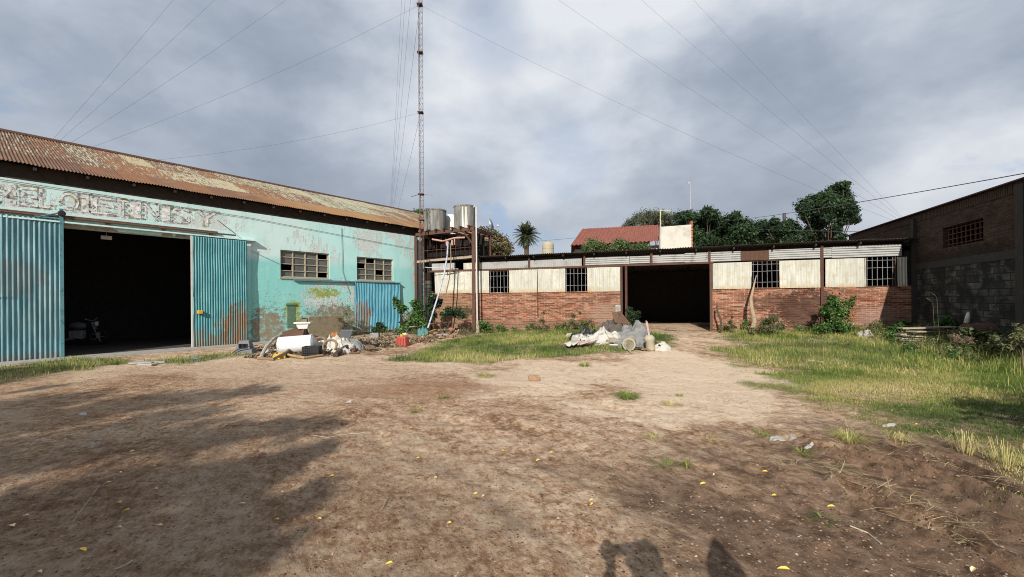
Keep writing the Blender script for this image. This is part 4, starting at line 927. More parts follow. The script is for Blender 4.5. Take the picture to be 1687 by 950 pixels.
mb.tube([(MX-.1, MY, 6.9), (MX-.5, MY-.1, 6.75)], .012, 4); mb.tube([(MX, MY, 6.9), (MX+.6, MY, 6.85)], .006, 4)
mb.build('flange', M_rustdark, ms)
def sag(a, b, s, n=14):
    a = np.array(a, float); b = np.array(b, float); return [a+(b-a)*i/n-np.array([0, 0, s*4*(i/n)*(1-i/n)]) for i in range(n+1)]
ANC = [at(42, 280, 18.0), at(1505, 376, 20.0), at(640, 400, 44.0)]
for z in (11.0, 16.4, 21.7, 27.0, 32.3):
    for k, A_ in enumerate(ANC):
        if z == 11.0 and k == 1: continue
        mb = MB(); A2 = A_ if not (z == 11.0 and k == 0) else at(200, 268, 19.0)
        mb.tube(sag((MX, MY, z), A2, .25+.01*z), .0042 if k < 2 else .006, 4, False); mb.build('guy_wire', M_wire, ms)

# ------------------------------------------------------------------ overhead cables
def cable(pts, r, label, s=0):
    mb = MB(); mb.tube(pts, r, 5, False); tag(mb.build('overhead_cable', M_wire), label, 'cable')
cable(sag(at(1800, 265, 9.5), at(1160, 366, 46), .25), .014, 'black power cable running down from the upper right edge past the tall tree')
cable(sag(at(1160, 368, 46), at(800, 402, 70), .3), .022, 'thin cable crossing the sky behind the palm tree')
cable(sag(at(1500, 382, 21), at(1180, 374, 45), .1), .014, 'thin cable just above the roof of the dark brick building')

# ------------------------------------------------------------------ house behind
hs = empty('house', tuple(gnd(1040, 493+700*1.6/38.0*1.0+.0)), 'house with a red tiled roof and a white end wall behind the shed', 'house')
e0, e1 = at(941, 406, 37.5), at(1089, 399, 36.0); r0, r1 = at(960, 379, 41.0), at(1088, 372.5, 39.6)
mb = MB(); nr = 9; nc = 42
U_, V_ = np.meshgrid(np.linspace(0, 1, nc*6+1), np.linspace(0, 1, nr*4+1))
Pq = (e0*(1-U_[..., None])+e1*U_[..., None])*(1-V_[..., None])+(r0*(1-U_[..., None])+r1*U_[..., None])*V_[..., None]
nv = np.cross(e1-e0, r0-e0); nv /= np.linalg.norm(nv); nv = nv if nv[2] > 0 else -nv
hh = .05*np.sin(U_*nc*.5*2*math.pi)+.13*(1-((V_*nr) % 1))
mb.grid(Pq+hh[..., None]*nv); mb.build('roof', M_tile, hs)
mb = MB(); rr0 = e0+np.array([.9, 6.5, 0]); rr1 = e1+np.array([.5, 6.5, 0]); mb.add([r0, r1, rr1, rr0], [(0, 1, 2, 3)]); mb.add([e0, r0, rr0], [(0, 1, 2)]); mb.build('rear_roof', M_tile, hs)
mb = MB(); mb.tube([r0+(0, 0, .05), r1+(0, 0, .05)], .09, 6); mb.tube([e0+(0, 0, .06), r0+(0, 0, .05)], .08, 6); mb.build('ridge_tiles', M_tile, hs)
mb = MB(); a, b = e0+np.array([.5, .9, 0]), e1+np.array([.35, .8, 0])
mb.quadbox([(a[0], a[1], 0), (b[0], b[1], 0), (b[0], b[1]+5.5, 0), (a[0]+.6, a[1]+5.5, 0), (a[0], a[1], a[2]-.12), (b[0], b[1], b[2]-.12), (b[0], b[1]+5.5, b[2]-.12), (a[0]+.6, a[1]+5.5, a[2]-.12)]); mb.build('front_wall', M_conc, hs)  # darker grey on this plaster wall carries the shade of the eave
mb = MB(); w0 = at(1088, 399, 35.6); w1 = at(1139, 399, 35.2); zt0, zt1 = at(1088, 373.5, 35.6)[2], at(1139, 369.5, 35.2)[2]
mb.quadbox([(w0[0], w0[1], 0), (w1[0], w1[1], 0), (w1[0], w1[1]+.35, 0), (w0[0], w0[1]+.35, 0), (w0[0], w0[1], zt0), (w1[0], w1[1], zt1), (w1[0], w1[1]+.35, zt1), (w0[0], w0[1]+.35, zt0)]); mb.build('parapet_wall', M_plaster, hs)
mb = MB()
for k in range(12): z = 4.8+k*.28; mb.box((w1[0]+.06, w1[1]+.17, z), (.12, .34, .24 if k % 3 else .2))
mb.build('toothed_brick_end', flat('orange_brick', (.40, .13, .07), .9), hs)
mb = MB(); q = at(1088, 376, 38); mb.tube([q, at(1088, 345, 38)], .05, 6); mb.tube([at(1088, 347, 38), at(1106, 347, 38)], .03, 5); mb.build('roof_pole', flat('pale_yellow_pole', (.5, .48, .25), .6), hs)
mb = MB()
for k in range(3): q = at(960+k*48, 412, 37.6); mb.box(tuple(q-np.array([0, 0, .5])), (1.1, .12, 1.0))
mb.build('window', M_black, hs)  # black boxes below the eave paint in its dark shadow
# far white tank
mb = MB(); q = at(903, 425, 45); mb.lathe((q[0], q[1], q[2]), [(0, 0), (.63, 0), (.63, .25), (.60, .3), (.63, .35), (.63, .9), (.6, .95), (.63, 1.0), (.63, 1.4), (.48, 1.65), (.2, 1.75), (.2, 1.82), (0, 1.83)], 28); 
ob = mb.build('rooftop_tank', M_cream, smooth=False); tag(ob, 'domed cream water tank on the roof between the palm and the house', 'water tank')
hb = empty('flat_roofed_house', (q[0], q[1]+2, 0), 'low flat roofed house mostly hidden under the domed tank', 'house')
mb = MB(); mb.box((q[0], q[1]+2, q[2]/2-.05), (9, 6, q[2]-.1)); mb.build('wall', M_plaster, hb); mb = MB(); mb.box((q[0], q[1]+2, q[2]-.05), (9.4, 6.4, .1)); mb.build('roof', M_conc, hb)
mb = MB(); b0 = gnd(1137, 505)[:2]; c = at(1137, 301, 85); mb.tube([(c[0], c[1], 0), (c[0], c[1], c[2])], [.16, .09], 6); mb.tube([c+(-.45, 0, -.2), c+(.45, 0, 0)], .08, 5)
mb.box(tuple(c+np.array([-.35, 0, 0])), (.5, .3, .4)); tag(mb.build('antenna_pole', M_galv), 'distant thin grey antenna pole rising above the dark trees', 'antenna')
mb = MB(); c = at(1292, 351, 42); mb.tube([(c[0], c[1], 0), (c[0], c[1], c[2])], [.17, .15], 8); tag(mb.build('utility_pole', flat('dark_pole', (.08, .07, .075), .8)), 'dark stubby pole top sticking out above the trees', 'pole')

# ------------------------------------------------------------------ trees
def tree(name, label, clumps, n, size, mat, base, seed, group=None, squash=.85, trunk_r=.22, aspect=.55, shell=.55, twigs=0, cat='tree', droop=0.):
    e = empty(name, tuple(base), label, cat, group); r = random.Random(seed)
    C = [(np.array(c), rr) for c, rr in clumps]; mid = np.mean([c for c, _ in C], 0); fork = np.array([base[0]*.6+mid[0]*.4, base[1]*.6+mid[1]*.4, base[2]+(mid[2]-base[2])*.45])
    mb = MB(); mb.tube([base, (np.array(base)+fork)/2+np.array([r.uniform(-.1, .1)*trunk_r*6, 0, 0]), fork], [trunk_r, trunk_r*.8, trunk_r*.65], 8)
    for c, rr in C:
        m_ = fork*.45+c*.55+np.array([r.uniform(-.2, .2), r.uniform(-.2, .2), -.15*rr]); mb.tube([fork, m_, c], [trunk_r*.4, trunk_r*.22, trunk_r*.07], 5)
        for k in range(twigs): d = np.array([r.gauss(0, 1), r.gauss(0, 1), abs(r.gauss(0, .8))]); d /= np.linalg.norm(d); mb.tube([m_*.3+c*.7, c+d*rr*r.uniform(.7, 1.25)], [trunk_r*.06, trunk_r*.02], 3, False)
    mb.build('trunk', M_bark, e)
    V, T = leaves(C, n, size, seed, squash, shell, aspect, droop); fastmesh('crown', V, 4, mat, T, e)
    return e
def px_clumps(lst, Y0, seed, dy=1.5):
    r = random.Random(seed); out = []
    for (u, v, rp) in lst: Yy = Y0+r.uniform(-dy, dy); out.append((at(u, v, Yy), rp*Yy/FPX))
    return out
def base_at(u, Yy): p = at(u, 493, Yy); return np.array([p[0], p[1], 0])
tree('feathery_tree', 'open grey-green feathery tree rising behind the red roofed house',
     px_clumps([(1040, 368, 13), (1052, 360, 14), (1068, 355, 15), (1084, 356, 14), (1098, 358, 13), (1062, 366, 14), (1080, 368, 13), (1100, 368, 12), (1112, 357, 8), (1030, 374, 8)], 50, 1), 9000, .13, M_fern, base_at(1075, 50), 31, shell=.2, twigs=5, aspect=.3)
tree('dark_tree', 'dense dark green tree rising directly beside the white end wall',
     px_clumps([(1130, 362, 16), (1148, 366, 18), (1165, 348, 9), (1172, 354, 12), (1150, 385, 20), (1175, 378, 20), (1185, 395, 16), (1128, 355, 9), (1195, 368, 14), (1160, 362, 16), (1205, 385, 16), (1160, 400, 18), (1140, 402, 18), (1180, 405, 20), (1118, 372, 10)], 40, 2), 34000, .115, M_tree, base_at(1160, 40), 32, 'dark trees behind the shed')
tree('dark_tree', 'broad dark green tree between the pole top and the denser tree',
     px_clumps([(1212, 358, 11), (1206, 366, 14), (1225, 372, 15), (1240, 380, 15), (1256, 372, 11), (1250, 388, 16), (1270, 378, 10), (1228, 394, 16), (1268, 392, 16), (1215, 382, 14), (1290, 388, 14), (1230, 404, 18), (1260, 402, 18), (1206, 400, 16)], 38, 3), 30000, .11, M_tree, base_at(1240, 38), 33, 'dark trees behind the shed')
tree('bushy_tree', 'mid green bushy tree in front of the dark pole top',
     px_clumps([(1300, 372, 12), (1285, 380, 12), (1308, 384, 14), (1325, 390, 14), (1300, 396, 14), (1340, 396, 14), (1280, 395, 12), (1262, 372, 6), (1276, 366, 8)], 34, 4), 17000, .09, M_tree, base_at(1305, 34), 34)
tree('tall_tree', 'tall dark tree standing clear of the others at the right',
     px_clumps([(1330, 340, 14), (1345, 332, 14), (1362, 326, 14), (1378, 312, 11), (1390, 306, 9), (1385, 322, 14), (1372, 338, 15), (1396, 335, 12), (1350, 348, 14), (1334, 356, 13), (1385, 350, 14), (1405, 348, 9), (1404, 360, 10), (1390, 364, 9), (1352, 366, 13), (1340, 378, 11), (1365, 358, 10), (1378, 378, 9), (1322, 344, 9), (1360, 392, 16), (1335, 392, 15), (1385, 392, 9)], 33, 5, 2.0), 34000, .10, M_tree, base_at(1368, 33), 35)
for i, (lst, u, lab) in enumerate((([(965, 408, 9), (975, 400, 10), (985, 404, 11), (996, 408, 8), (976, 410, 9)], 975, 'pale green bush under the left end of the red roof'),
                      ([(1018, 400, 9), (1028, 402, 10), (1010, 408, 9), (1040, 408, 9), (1024, 410, 9)], 1024, 'pale green bush in front of the middle of the red roof'),
                      ([(1052, 406, 8), (1062, 408, 8), (1045, 410, 7)], 1054, 'smallest pale green bush under the right half of the red roof'))):
    tree('garden_bush', lab, px_clumps(lst, 31, 40+i, .5), 2600, .09, M_bush, base_at(u, 31), 50+i, 'bushes in front of the tiled roof', trunk_r=.09, shell=.25, twigs=3, cat='bush', aspect=.35)
# palm
pm = empty('palm_tree', tuple(base_at(867, 60)), 'lone palm tree on the skyline between the tanks and the house', 'palm tree')
top = at(867.5, 387, 60); mb = MB(); mb.tube([base_at(867, 60), top*.5+base_at(867, 60)*.5, top], [.40, .32, .36], 10); mb.build('trunk', M_bark, pm)
r_ = random.Random(4); Vp = []; 
for k in range(130):
    a = r_.uniform(0, 6.283); el = math.radians(r_.uniform(-60, 80)); L = r_.uniform(1.45, 2.1); d = np.array([math.cos(a)*math.cos(el), math.sin(a)*math.cos(el), math.sin(el)]); s = np.cross(d, (0, 0, 1.)); s /= np.linalg.norm(s)+1e-6
    prev = top+(0, 0, .1)
    for j in range(10):
        f = (j+1)/10; c = top+d*L*f+np.array([0, 0, .1-.9*f*f*math.cos(el)*.55]); 
        for sg in (-1, 1):
            ll = .42*(1-abs(f-.45))*r_.uniform(.8, 1.1); tip = (prev+c)/2+s*sg*ll+(c-prev)*1.3+np.array([0, 0, -.10]); Vp += [prev, c, tip, tip*.6+prev*.4]
        prev = c
V = np.array(Vp); fastmesh('fronds', V, 4, M_palm, np.random.default_rng(1).random(len(V)//4), pm)

# ------------------------------------------------------------------ trees behind the camera that shade the yard
sdh = np.array([math.sin(SUN_AZ), math.cos(SUN_AZ)]); TE = math.tan(SUN_EL)
def cast(u, v, h):
    g = G(u, v); q = g[:2]-sdh*(h-g[2])/TE; return np.array([q[0], q[1], h])
SH = [((-120, 640, .9), (20, 617, .45), (-60, 622, .8), (110, 607, .35), (60, 640, .25)),
      ((10, 675, .75), (90, 690, .65), (170, 672, .60), (250, 662, .5), (330, 655, .42), (400, 646, .35), (-80, 690, 1.0), (250, 690, .45), (330, 682, .3), (445, 641, .22)),
      ((160, 735, .5), (260, 722, .42), (350, 718, .4), (430, 708, .35), (500, 700, .3), (550, 698, .13), (-40, 760, .8), (80, 745, .45)),
      ((330, 790, .38), (240, 812, .4), (150, 815, .45), (420, 772, .34), (490, 750, .26), (535, 738, .13), (400, 805, .3), (60, 850, .5), (-60, 880, .7)),
      ((480, 835, .22), (400, 865, .27), (320, 890, .3), (220, 890, .3), (120, 910, .35), (300, 940, .3), (200, 950, .35), (60, 950, .4), (530, 800, .12), (430, 910, .22), (360, 850, .25))]
for i, (grp, h, lab) in enumerate(zip(SH, (10.5, 9.5, 9.0, 8.2, 8.6), ('tree at the far left behind the viewer shading the door strip', 'tallest leafy tree behind the viewer shading the middle left yard', 'leafy tree behind the viewer casting the streaked shade', 'narrow leafy tree behind the viewer at the left', 'nearest leafy tree behind the viewer casting the bottom left shade'))):
    cl = [(cast(u, v, h+random.uniform(-.7, .7)), r*1.12) for u, v, r in grp]; m_ = np.mean([c for c, _ in cl], 0)
    V, T = leaves(cl, int(900*sum(r*r for _, r in cl)/.09*.16)+1500, .085, 60+i, .8, .1)
    tree('shade_tree', lab, cl, 50, .06, M_tree, (m_[0]-1.2, m_[1]-1.0, 0), 80+i, 'trees behind the viewer', trunk_r=.10)
    e = [o for o in S.objects if o.name.startswith('shade_tree')][-1]
    for ch in list(e.children):
        if ch.name.startswith('crown'): bpy.data.objects.remove(ch)
    fastmesh('crown', V, 4, M_tree, T, e)
cl = [(cast(1665, 678, 1.3), .42), (cast(1700, 690, 1.2), .5), (cast(1740, 670, 1.4), .5)]
tree('low_bush', 'low bush just outside the right edge shading the grass', cl, 2600, .06, M_shrub, (cl[0][0][0]+.2, cl[0][0][1], 0), 90, trunk_r=.05, cat='bush')

# ------------------------------------------------------------------ shrubs and weeds
def shrub(name, label, lst, Y0, n, size, mat, seed, cat='shrub', group=None, dy=.35, **kw):
    cl = px_clumps(lst, Y0, seed, dy); u = np.mean([a for a, _, _ in lst]); b = base_at(u, Y0); b[2] = H(b[0], b[1])-.05
    k = dict(trunk_r=.035, shell=.15, twigs=4); k.update(kw)
    return tree(name, label, cl, n, size, mat, b, seed, group, cat=cat, **k)
shrub('leafy_shrub', 'leafy green shrub growing on the turquoise corner under the mast', [(655, 500, 8), (662, 508, 9), (684, 500, 9), (690, 512, 10), (683, 525, 12), (672, 535, 12), (695, 530, 11), (660, 545, 8), (650, 491, 4), (688, 542, 11)], 19.8, 3200, .075, M_shrub, 101)
shrub('leafy_shrub', 'dark green shrub at the brick pier right of the corner', [(712, 490, 9), (718, 500, 10), (708, 507, 9), (724, 497, 6), (712, 520, 8)], 20.3, 1700, .07, M_tree, 102)
shrub('leafy_shrub', 'wide green shrub against the brick between the dark post and last window', [(1375, 500, 14), (1362, 512, 12), (1388, 515, 14), (1372, 528, 17), (1390, 538, 13), (1356, 540, 12), (1398, 500, 8), (1370, 490, 7), (1406, 492, 5), (1376, 545, 14)], 15.4, 5200, .05, M_shrub, 103)
shrub('dead_twiggy_bush', 'brown twiggy bush against the turquoise wall beside the blue door', [(570, 515, 9), (578, 530, 9), (566, 540, 9), (585, 545, 7), (560, 525, 7), (574, 505, 5)], 18.4, 900, .035, M_weed, 104, twigs=16, cat='bush', aspect=.3)
shrub('dead_twiggy_bush', 'sparse brown weed standing against the left part of the blue door', [(598, 530, 7), (605, 540, 7), (596, 545, 6)], 18.6, 500, .03, M_weed, 105, twigs=12, cat='bush', aspect=.3)
shrub('leafy_shrub', 'small low shrub before the right half of the blue door', [(625, 535, 6), (630, 541, 7), (618, 543, 5)], 18.6, 700, .06, M_tree, 106)
shrub('weed_clump', 'green weed clump at the foot of the brick left of the first window', [(795, 533, 7), (806, 538, 7), (800, 542, 6)], 19.6, 900, .05, M_shrub, 107, cat='weed', dy=.2)
shrub('weed_clump', 'tall straggly weed clump below the second barred window', [(940, 530, 8), (945, 520, 6), (950, 538, 8), (935, 540, 7), (955, 515, 4)], 18.4, 1100, .04, M_weed, 108, cat='weed', dy=.2, twigs=9, aspect=.3)
shrub('weed_clump', 'brownish straggly weeds on the plastered brick beside the rubbish heap', [(893, 528, 7), (900, 538, 7), (888, 540, 7), (896, 515, 4)], 18.8, 800, .04, M_weed, 109, cat='weed', dy=.2, twigs=9, aspect=.3)
shrub('weed_clump', 'dark spiky weed clump behind the rubbish heap at the doorway edge', [(1037, 512, 7), (1045, 520, 9), (1035, 525, 8), (1052, 515, 5), (1042, 530, 8)], 17.2, 1500, .06, M_tree, 110, cat='weed', dy=.2, twigs=10, aspect=.25)
shrub('weed_clump', 'brown and green weeds in front of the leaning bare trunk', [(1262, 530, 10), (1275, 525, 9), (1285, 538, 10), (1255, 540, 9), (1270, 542, 10), (1240, 543, 6)], 15.3, 2600, .045, M_weed, 111, cat='weed', dy=.3, twigs=7, aspect=.3)
shrub('weed_clump', 'small weed clump right of the shed doorway under the thin branch', [(1203, 530, 5), (1208, 538, 6), (1206, 522, 3)], 16.3, 500, .04, M_weed, 112, cat='weed', dy=.15, twigs=7, aspect=.3)
shrub('weed_clump', 'olive weeds over the old foundation between the pipe and the rusty post', [(740, 512, 9), (752, 515, 9), (762, 520, 6), (730, 518, 7)], 20.0, 1500, .05, M_tree, 113, cat='weed', dy=.2, twigs=5)
shrub('leafy_shrub', 'green potato-leaved shrub in the shade of the block wall', [(1557, 528, 8), (1567, 535, 8), (1580, 532, 7), (1548, 533, 7)], 13.4, 1500, .055, M_shrub, 114, dy=.3)
shrub('weed_clump', 'tall feathery weed at the far right before the block wall', [(1683, 545, 9), (1676, 555, 9), (1690, 560, 12), (1672, 535, 4), (1695, 540, 9)], 8.8, 1600, .04, M_weed, 115, cat='weed', dy=.2, twigs=10, aspect=.25)
shrub('weed_clump', 'pinkish brown seeding weeds before the plank pile', [(1580, 565, 12), (1588, 580, 12), (1573, 555, 8), (1595, 560, 10)], 10.8, 1500, .025, flat('pinkish_seed_heads', (.24, .17, .12), .9), 116, cat='weed', dy=.3, twigs=12, aspect=.25)
shrub('weed_clump', 'green weeds between the plank pile and the rusty drum', [(1600, 548, 10), (1615, 552, 11), (1632, 556, 11), (1590, 545, 7)], 11.0, 2300, .04, M_weed, 117, cat='weed', dy=.3, twigs=5)
shrub('weed_clump', 'dark green weeds at the foot of the corner between shed and block wall', [(1492, 535, 9), (1480, 540, 8), (1500, 545, 9), (1470, 545, 6)], 14.0, 1700, .05, M_shrub, 118, cat='weed', dy=.3)
shrub('weed_clump', 'rank weeds spilling from the block wall at the right', [(1645, 560, 12), (1660, 568, 12), (1636, 572, 10)], 9.6, 1700, .04, M_weed, 119, cat='weed', dy=.3, twigs=5)

def tuft(u, v, r, hh, n, label, seed, dry=0.1):
    c = G(u, v); q = np.random.default_rng(seed); a = q.uniform(0, 6.28, n); rr = r*q.random(n)**.7; x = c[0]+np.cos(a)*rr*.5; y = c[1]+np.sin(a)*rr*.5
    z = height(x, y); h = hh*q.uniform(.4, 1, n); l = q.uniform(.2, .95, n)*r; ld = np.stack([np.cos(a), np.sin(a), 0*a], 1); sx = np.stack([-np.sin(a), np.cos(a), 0*a], 1)*.0014*(1+c[1]/7)
    P = np.stack([x, y, z-.005], 1); m_ = P+ld*(l*.45)[:, None]; m_[:, 2] += h*.85; t = P+ld*l[:, None]; t[:, 2] += h*.55
    V = strips(P, sx, m_, t)
    tag(fastmesh('grass_tuft', V, 4, M_grass, np.repeat(np.clip(.36+dry+.18*q.normal(size=n), 0, 1), 2)), label, 'grass tuft')
for k, (u, v, r, h, n, lab, dry) in enumerate(((1034, 655, .27, .12, 420, 'largest green grass tuft alone in the middle of the bare dirt', 0), (1105, 667, .2, .05, 140, 'flat dry tuft right of the largest green tuft', .45), (963, 603, .2, .12, 150, 'grass tuft close to the edge of the middle grass strip', .1),
      (1075, 722, .13, .06, 80, 'thin dry tuft on the pale rutted ground', .3), (1100, 768, .2, .06, 70, 'sparse green tuft lying flat at the edge of the dark mud', 0), (1132, 770, .06, .13, 40, 'upright green blades sticking out of the dark mud edge', 0),
      (1255, 716, .16, .07, 90, 'small green tuft left of the broken concrete scrap', .05), (1398, 725, .25, .14, 200, 'yellow-green spiky tuft on the mud in front of the right grass', .25), (1320, 745, .15, .05, 80, 'low green tuft beside the broken concrete scrap', 0),
      (685, 678, .14, .05, 70, 'tiny green tuft left of centre on the dirt', .05), (728, 655, .13, .05, 70, 'tiny dark green tuft above the reddish dirt', 0), (800, 620, .3, .08, 160, 'yellowish tuft below the middle grass strip', .2), (1120, 652, .1, .05, 60, 'tiny tuft right of the largest green tuft', .1),
      (190, 600, .4, .16, 200, 'bright green tuft in front of the dark open doorway', -.05), (1170, 725, .12, .04, 50, 'tiny yellow tuft on the pale ground', .3), (1355, 855, .12, .03, 50, 'flat grey-green weed on the dark mud', -.1), (1480, 735, .2, .14, 110, 'spiky straw tuft where mud meets the right grass', .4),
      (1590, 745, .2, .3, 70, 'tall pale grass stalks at the right edge of the mud', .45), (1655, 765, .2, .3, 80, 'tall straw stalks at the far right edge', .5))):
    tuft(u, v, r, h, n, lab, 200+k, dry)

# ------------------------------------------------------------------ cloth and sacks
def crumple(name, mat, label, cat, u, v, w, d, h, seed, rz=0., cx=2.2, parent=None, group=None, z0=0, n=64, flatn=.3, Yd=None):
    """a rumpled sheet or filled sack lying on the ground: lower edge centre at pixel (u, v)"""
    c = G(u, v) if Yd is None else at(u, v, Yd)
    s, t = np.meshgrid(np.linspace(-1, 1, n), np.linspace(-1, 1, n)); r = np.maximum(np.abs(s), np.abs(t))+1e-6
    k = r/np.sqrt(s*s+t*t+1e-9); s2, t2 = s*k, t*k
    ang = np.arctan2(t2, s2); rad = 1+.30*(vnoise(np.cos(ang)*2+seed, np.sin(ang)*2, seed)-.5)*2
    x = s2*rad*w/2; y = t2*rad*d/2; dome = np.clip(1-(s2**2+t2**2), 0, 1)**flatn
    wx = x+.35*w*(fbm(x/w*2+seed, y/d*2, 2, seed+9)-.5); wy = y+.35*d*(fbm(x/w*2, y/d*2+seed, 2, seed+8)-.5)
    f1 = 1-np.abs(2*vnoise(wx/w*cx*2+seed, wy/d*cx*1.2, seed)-1); f2 = 1-np.abs(2*vnoise(wx/w*cx*4+wy/d*cx*3, wy/d*cx*4-wx/w*cx*2, seed+1)-1)
    big = vnoise(s2*1.8+seed, t2*1.8, seed+3)
    z = h*dome*(.10+.62*big+.40*f1**2.2+.20*f2**2)+.03*(fbm(x*14, y*14, 2, seed)-.5)
    x = x+.10*w*(fbm(s*2.5, t*2.5+seed, 2, seed+4)-.5); y = y+.10*d*(fbm(s*2.5+seed, t*2.5, 2, seed+5)-.5)
    ca, sa = math.cos(rz), math.sin(rz); X = c[0]+x*ca-y*sa; Y = c[1]+d/2+x*sa+y*ca
    Z = np.where(r > .99, -.03, z)+(height(X, Y) if Yd is None else c[2])+z0
    mb = MB(); mb.grid(np.stack([X, Y, Z], -1)); o = mb.build(name, mat, parent, smooth=True)
    if parent is None: tag(o, label, cat, group)
    return o

def litter(name, pts, n, seed, label, zr=.22):
    q = np.random.default_rng(seed); k = q.integers(0, len(pts), n); P = np.array([G(u, v) for u, v, _ in pts])[k]; R_ = np.array([r for _, _, r in pts])[k]
    a = q.uniform(0, 6.28, n); rr = R_*np.sqrt(q.random(n)); x = P[:, 0]+np.cos(a)*rr*1.5; y = P[:, 1]+np.sin(a)*rr; z = height(x, y)+zr*q.random(n)**2*(1-rr/R_*.8)+.01
    c = np.stack([x, y, z], 1); t = q.normal(size=(n, 3))*(1, 1, .5); t /= np.linalg.norm(t, axis=1)[:, None]; b = np.cross(t, q.normal(size=(n, 3))); b /= np.linalg.norm(b, axis=1)[:, None]; s = q.uniform(.02, .055, n)[:, None]
    V = np.stack([c-t*s, c+b*s*.5, c+t*s, c-b*s*.5], 1).reshape(-1, 3)
    return tag(fastmesh(name, V, 4, material('dead_leaves', lambda b: b.ramp(tint(b), [(0, (.05, .035, .022)), (.5, (.16, .11, .065)), (.85, (.32, .24, .15)), (1, (.5, .42, .3))]), .9), q.random(n)), label, kind='stuff')
# ---- heap in front of the turquoise wall
def onlab(o, l, c, g=None): return tag(o, l, c, g)
c = G(405, 582); crt = empty('computer_monitor', tuple(c), 'grey broken computer monitor lying beside the teal door', 'monitor')
a = .25
def taper(mb, c, w0, d0, w1, d1, h0, h1, rz, sh=(0, 0)):
    M = Matrix.Rotation(rz, 3, 'Z'); pts = []
    for (w, d, h, s_) in ((w0, d0, h0, (0, 0)), (w1, d1, h1, sh)):
        for p in ((-w/2, -d/2), (w/2, -d/2), (w/2, d/2), (-w/2, d/2)): q = M @ Vector((p[0]+s_[0], p[1]+s_[1], h)); pts.append(np.array(q)+c)
    return mb.quadbox(pts)
mb = MB(); taper(mb, c, .52, .44, .44, .40, 0, .16, a); mb.build('base', M_grey, crt, bevel=.015)
mb = MB(); taper(mb, c+(-.03, 0, .155), .40, .36, .27, .26, 0, .26, a, (.02, 0)); mb.build('shell', M_grey, crt, bevel=.02)
mb = MB(); 
for k in range(7): q = np.array(Matrix.Rotation(a, 3, 'Z') @ Vector((-.13+k*.035, -.165, 0)))+c; mb.box((q[0], q[1], .25+c[2]), (.014, .06, .13), a)
mb.build('vents', M_black, crt)
tagd = []
mb = MB(); mb.tube([c+(-.25, -.35, .02), c+(-.05, -.3, .16), c+(.3, -.25, .25), c+(.5, -.2, .27)], .012, 5); tag(mb.build('cable', M_black), 'black cable draped over the grey monitor', 'cable')
# rusty folded sheet
c = G(462, 572); mb = MB(); R3 = lambda *p: [c+np.array(q) for q in p]
mb.add(R3((-.55, .5, .0), (.55, .3, .05), (.42, .9, .72), (-.5, 1.1, .45), (.62, 1.0, .1)), [(0, 1, 2, 3), (1, 4, 2)]); o = mb.build('rusty_sheet', M_rust, solid=.015); tag(o, 'brown rusty folded steel sheet propped behind the white drum', 'metal sheet')
# white drum
c = G(475, 587); dr_ = empty('washing_machine_drum', tuple(c), 'white enamelled drum lying on its side in the rubbish', 'drum')
ax = np.array([.97, .24, .06]); ax /= np.linalg.norm(ax); s0 = c+np.array([-.42, .30, .27])
mb = MB(); mb.lathe(s0, [(.25, .02), (.27, 0), (.27, .04), (.262, .05), (.262, .86), (.27, .87), (.27, .90), (.25, .9)], 36, ax); mb.build('body', M_whitem, dr_, smooth=False)
mb = MB(); mb.lathe(s0-ax*.03, [(.0, .02), (.20, .0), (.24, .03), (.27, .03), (.27, .055), (.0, .06)], 30, ax); mb.build('end_ring', M_galv, dr_, smooth=True)
mb = MB(); mb.lathe(s0+ax*.9, [(.0, .0), (.25, .0), (.22, .05), (.12, .12), (.0, .12)], 24, ax); mb.build('end_cap', M_galv, dr_)
# crate
c = G(511, 589); a = .12; cr_ = empty('plastic_crate', tuple(c), 'black plastic crate standing in front of the white rags', 'crate')
M3 = Matrix.Rotation(a, 3, 'Z')
def cb(mb, x0, x1, y0, y1, z0, z1): 
    p = [np.array(M3 @ Vector(q))+c for q in ((x0, y0, z0), (x1, y0, z0), (x1, y1, z0), (x0, y1, z0), (x0, y0, z1), (x1, y0, z1), (x1, y1, z1), (x0, y1, z1))]; return mb.quadbox(p)
mb = MB(); w, d, h = .44, .32, .30
for k in range(5):
    z = .0+k*.065+(.003 if k else 0)
    for (x0, x1, y0, y1) in ((-w/2, w/2, 0, .018), (-w/2, w/2, d-.018, d), (-w/2, -w/2+.018, .018, d-.018), (w/2-.018, w/2, .018, d-.018)): cb(mb, x0, x1, y0, y1, z, z+.042)
for k in range(8): x = -w/2+.004+k*(w-.03)/7; cb(mb, x, x+.022, -.006, .012, .002, h-.005); cb(mb, x, x+.022, d-.012, d+.006, .002, h-.005)
for k in range(6): y = .004+k*(d-.03)/5; cb(mb, -w/2-.006, -w/2+.012, y, y+.022, .002, h-.005); cb(mb, w/2-.012, w/2+.006, y, y+.022, .002, h-.005)
mb.build('sides', M_black, cr_); mb = MB(); cb(mb, -w/2+.018, w/2-.018, .018, d-.018, .01, .025); mb.build('bottom', M_black, cr_)
